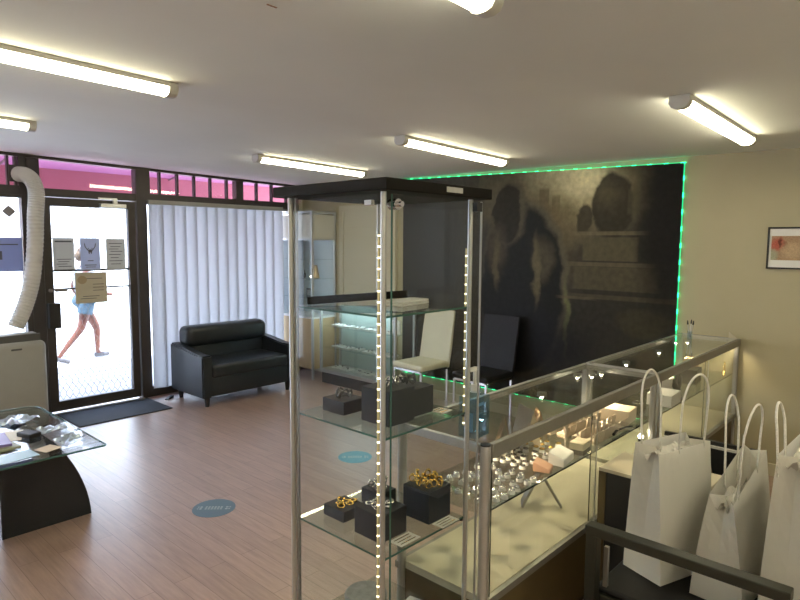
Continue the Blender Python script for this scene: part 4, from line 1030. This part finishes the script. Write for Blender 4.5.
def gift_bag(fx, fy, ang, W_, G_, Hh, z0, label, tilt=(0, 0), pinch=.55, hh=.235, hspan=.10, sh=0.0, tissue=True, hshift=0, rise=0, bshift=None):
    """front corner at (fx, fy); panel along +u, gusset towards +v (v = u rotated 90 deg); mesh local"""
    T_ = thing('paper_bag', label, 'paper bag', (fx, fy, z0), ang, group='white paper carrier bags')
    T_.rotation_euler = (tilt[0], tilt[1], ang)
    th = .0012; N = 8; K_ = 8
    def prof(h):   # gusset depth with height and centre shift
        g_ = G_*(1-(1-pinch)*h**1.3); return (G_-g_)*.5, g_
    # front and back panels
    def panel(v_of, nm):
        rows_ = []
        for k in range(K_+1):
            h = k/K_; off, g_ = prof(h); row = []
            for i in range(N+1):
                u = i/N; bul = .010*math.sin(u*PI)*math.sin(h*PI)
                row.append((u*W_+sh*h, v_of(off, g_, bul), Hh*h+(.012*u*h if nm == 'f' else .016*h)+rise*u*h))
            rows_.append(row)
        return rows_
    body = MB()
    fr_ = panel(lambda o_, g_, b_: o_-b_, 'f'); bk = panel(lambda o_, g_, b_: o_+g_+b_, 'b')
    body.grid(fr_, thick=th); body.grid(bk, thick=th)
    for side in (0, 1):
        rows_ = []
        for k in range(K_+1):
            h = k/K_; A_ = Vector(fr_[k][0 if side == 0 else N]); B_ = Vector(bk[k][0 if side == 0 else N]); row = []
            for i in range(5):
                q = i/4; P_ = A_.lerp(B_, q); inn = .05*h*h*(1-abs(2*q-1)); P_.x += inn if side == 0 else -inn; row.append(tuple(P_))
            rows_.append(row)
        body.grid(rows_, thick=th)
    body.box((.0, .0, .0), (W_, G_, .002))
    body.build('bag_body', 'bagpaper', T_, smooth=False)
    off, g_ = prof(1)
    for v0, lean, sx_, hs_ in ((off+.004, -.02, hshift, hspan), (off+g_-.004, .02, -hshift*1.6 if bshift is None else bshift, hspan*.72)):
        cx = W_/2+sh+sx_; pts_ = []; hsp = hs_
        zb_ = Hh-.055+rise*.5
        pts_ += [(cx-hsp/2, v0, zb_), (cx-hsp/2-.004, v0+lean*.2, Hh+.02)]
        for k in range(0, 13):
            a = PI-PI*k/12; rx = hsp/2+.006
            pts_.append((cx+rx*math.cos(a), v0+lean*(.5+.5*math.sin(a)), Hh+rise*.5+hh*.58+hh*.42*math.sin(a)))
        pts_ += [(cx+hsp/2+.004, v0+lean*.2, Hh+.02), (cx+hsp/2, v0, zb_)]
        MB().tube(bez(pts_, 60), .0039, seg=8).build('handle', 'cord', T_, smooth=True)
    if tissue:
        rows_ = [[(W_*(.05+.9*i/10)+sh, off+g_*(.15+.7*j/5), Hh-.045+random.random()*.05) for i in range(11)] for j in range(6)]
        MB().grid(rows_).build('tissue', 'tissue', T_)
    return T_
gift_bag(2.155, .705, R(-20), .28, .17, .475, .4535, 'white paper bag furthest left on the armchair, beside the black desk', pinch=.62, hh=.28, hspan=.13, hshift=.035)
gift_bag(2.17, .445, R(-4), .33, .17, .36, .456, 'white paper bag in the middle of the armchair seat, crumpled top', pinch=.45, hh=.27, hspan=.17, hshift=-.03, tilt=(0, 0), rise=.10)
gift_bag(2.13, .250, R(-2), .32, .15, .56, .4535, 'white paper bag furthest right, cut by the edge of the view', pinch=.6, hh=.17, hspan=.12, hshift=-.10, bshift=-.11)

# ------------------------------------------------------------------ outside
struct('ground_pavement', MB().box((-12, YW+.12, -.12), (16, 9.4, -.005)), 'concrete')
struct('ground_road', MB().box((-25, 9.55, -.20), (30, 24, -.10)), 'road')
struct('trim_10', MB().box((-20, 9.4, -.2), (25, 9.55, -.005)), 'kerb')
AW = thing('street_awning', 'red and purple fabric awning over the pavement outside', 'awning', (2, 7.2, 2.2)); o = (2, 7.2, 2.2)
MB(o).box((-5, 7.995, 2.17), (9, 8.0, 2.52)).build('valance', 'awning', AW)
MB(o).prism([(YW+.1, 2.80), (8.0, 2.52), (8.0, 2.527), (YW+.1, 2.81)], 0, -5, 9).build('canopy', 'awning_top', AW)
fr_ = MB(o)
for x in (-4, -2, 0, 2, 4, 6, 8): fr_.cyl((x, YW+.1, 2.77), (x, 7.98, 2.50), .012, seg=8)
fr_.cyl((-5, 7.98, 2.18), (9, 7.98, 2.18), .010, seg=8); fr_.build('awning_frame', 'bronze_grey', AW)
Bd = thing('white_building', 'sunlit white building across the street seen through the door', 'building', (6, 25, 0)); o = (6, 25, 0)
MB(o).box((-30, 25, -.2), (40, 33, 9)).build('facade', 'white_render', Bd)
for x in (-16, -8, 0, 8, 16, 24): MB(o).box((x, 24.96, 1.2), (x+2.4, 25.0, 2.8)).build('window', 'white_render', Bd)
cuboid('brick_kiosk', -.6, 21, -.1, 2.2, 2.2, 3.2, 'pink_render', 'reddish brick kiosk across the street at the left', 'kiosk')
hd = MB(); 
for i in range(26):
    hd.ball((random.uniform(-3.5, 2.2), random.uniform(-.4, .4), .35+random.uniform(-.2, .3)), random.uniform(.35, .55), u=10, v=7)
o_ = hd.build('hedge', 'leaf', smooth=True); o_.location = (1.0, 17, -.1); tag(o_, 'low green hedge across the road at the left', 'hedge')

# pedestrian, walking to the right, side-on
def pedestrian(loc):
    T_ = thing('person', 'person in blue shorts walking to the right past the glass door', 'person', loc)
    me = bpy.data.meshes.new('body')
    V = [(0, 0, .80), (.0, 0, .92), (.01, 0, 1.08), (.015, 0, 1.22), (.02, 0, 1.30), (.03, 0, 1.37), (.04, 0, 1.46), (.045, 0, 1.52),
         (-.01, -.085, .74), (-.085, -.09, .46), (-.33, -.09, .16), (-.40, -.09, .07), (-.32, -.09, .03),      # trailing leg
         (.03, .085, .74), (.19, .09, .44), (.19, .09, .12), (.19, .09, .06), (.29, .09, .03),                  # leading leg
         (.02, -.15, 1.24), (.09, -.19, 1.02), (.26, -.17, .92), (.33, -.15, .92),
         (.01, .15, 1.24), (-.08, .19, 1.02), (.03, .20, .82), (.06, .20, .76)]
    E_ = [(0, 1), (1, 2), (2, 3), (3, 4), (4, 5), (5, 6), (6, 7), (0, 8), (8, 9), (9, 10), (10, 11), (11, 12), (0, 13), (13, 14), (14, 15), (15, 16), (16, 17), (3, 18), (18, 19), (19, 20), (20, 21), (3, 22), (22, 23), (23, 24), (24, 25)]
    Rr = [(.12, .12), (.10, .12), (.10, .13), (.10, .14), (.055, .055), (.05, .05), (.085, .075), (.075, .07), (.085, .085), (.055, .055), (.032, .032), (.035, .035), (.03, .03), (.085, .085), (.055, .055), (.034, .034), (.035, .035), (.03, .03), (.05, .05), (.036, .036), (.025, .025), (.025, .025), (.05, .05), (.036, .036), (.025, .025), (.025, .025)]
    me.from_pydata(V, E_, []); o_ = bpy.data.objects.new('body', me); COL.objects.link(o_); o_.parent = T_
    md = o_.modifiers.new('skin', 'SKIN'); 
    for i, r_ in enumerate(Rr): me.skin_vertices[0].data[i].radius = r_
    me.skin_vertices[0].data[0].use_root = True
    o_.modifiers.new('sub', 'SUBSURF').levels = 2; o_.modifiers['sub'].render_levels = 2; me.materials.append(M['skin']); md.use_smooth_shade = True
    s_ = MB(); s_.ball((.0, 0, .84), .155, (1, 1.15, .75)); s_.cyl((.0, -.09, .80), (-.03, -.09, .66), .105, .092, seg=16).cyl((.02, .09, .80), (.07, .09, .66), .105, .092, seg=16); s_.build('shorts', 'denim', T_, smooth=True)
    s_ = MB(); s_.ball((.01, 0, 1.08), .15, (.88, 1.2, 1.55)); s_.cyl((.02, -.14, 1.24), (.06, -.17, 1.12), .065, .06).cyl((.01, .14, 1.24), (-.04, .17, 1.12), .065, .06); s_.build('shirt', 'shirt', T_, smooth=True)
    MB().ball((.03, 0, 1.515), .10, (.95, .85, .85)).ball((-.04, 0, 1.46), .07, (.8, 1, 1.1)).build('hair', 'hair', T_, smooth=True)
    MB().ball((.14, 0, 1.46), .014).build('nose', 'skin', T_, smooth=True)
    e2 = MB()
    for y_ in (-.03, .03): e2.ball((.118, y_, 1.475), .008)
    e2.build('eyes', 'ink', T_)
    for (x, y, z, rr) in ((-.35, -.09, .055, R(20)), (.24, .09, .040, 0)):
        q = MB().box((-.10, -.04, -.032), (.11, .04, .028), .024, 3, mtx=Matrix.Translation((x, y, z)) @ Matrix.Rotation(rr, 4, 'Y')); q.build('shoe', 'ink', T_, smooth=True)
    return T_
pedestrian((3.19, 8.95, 0))
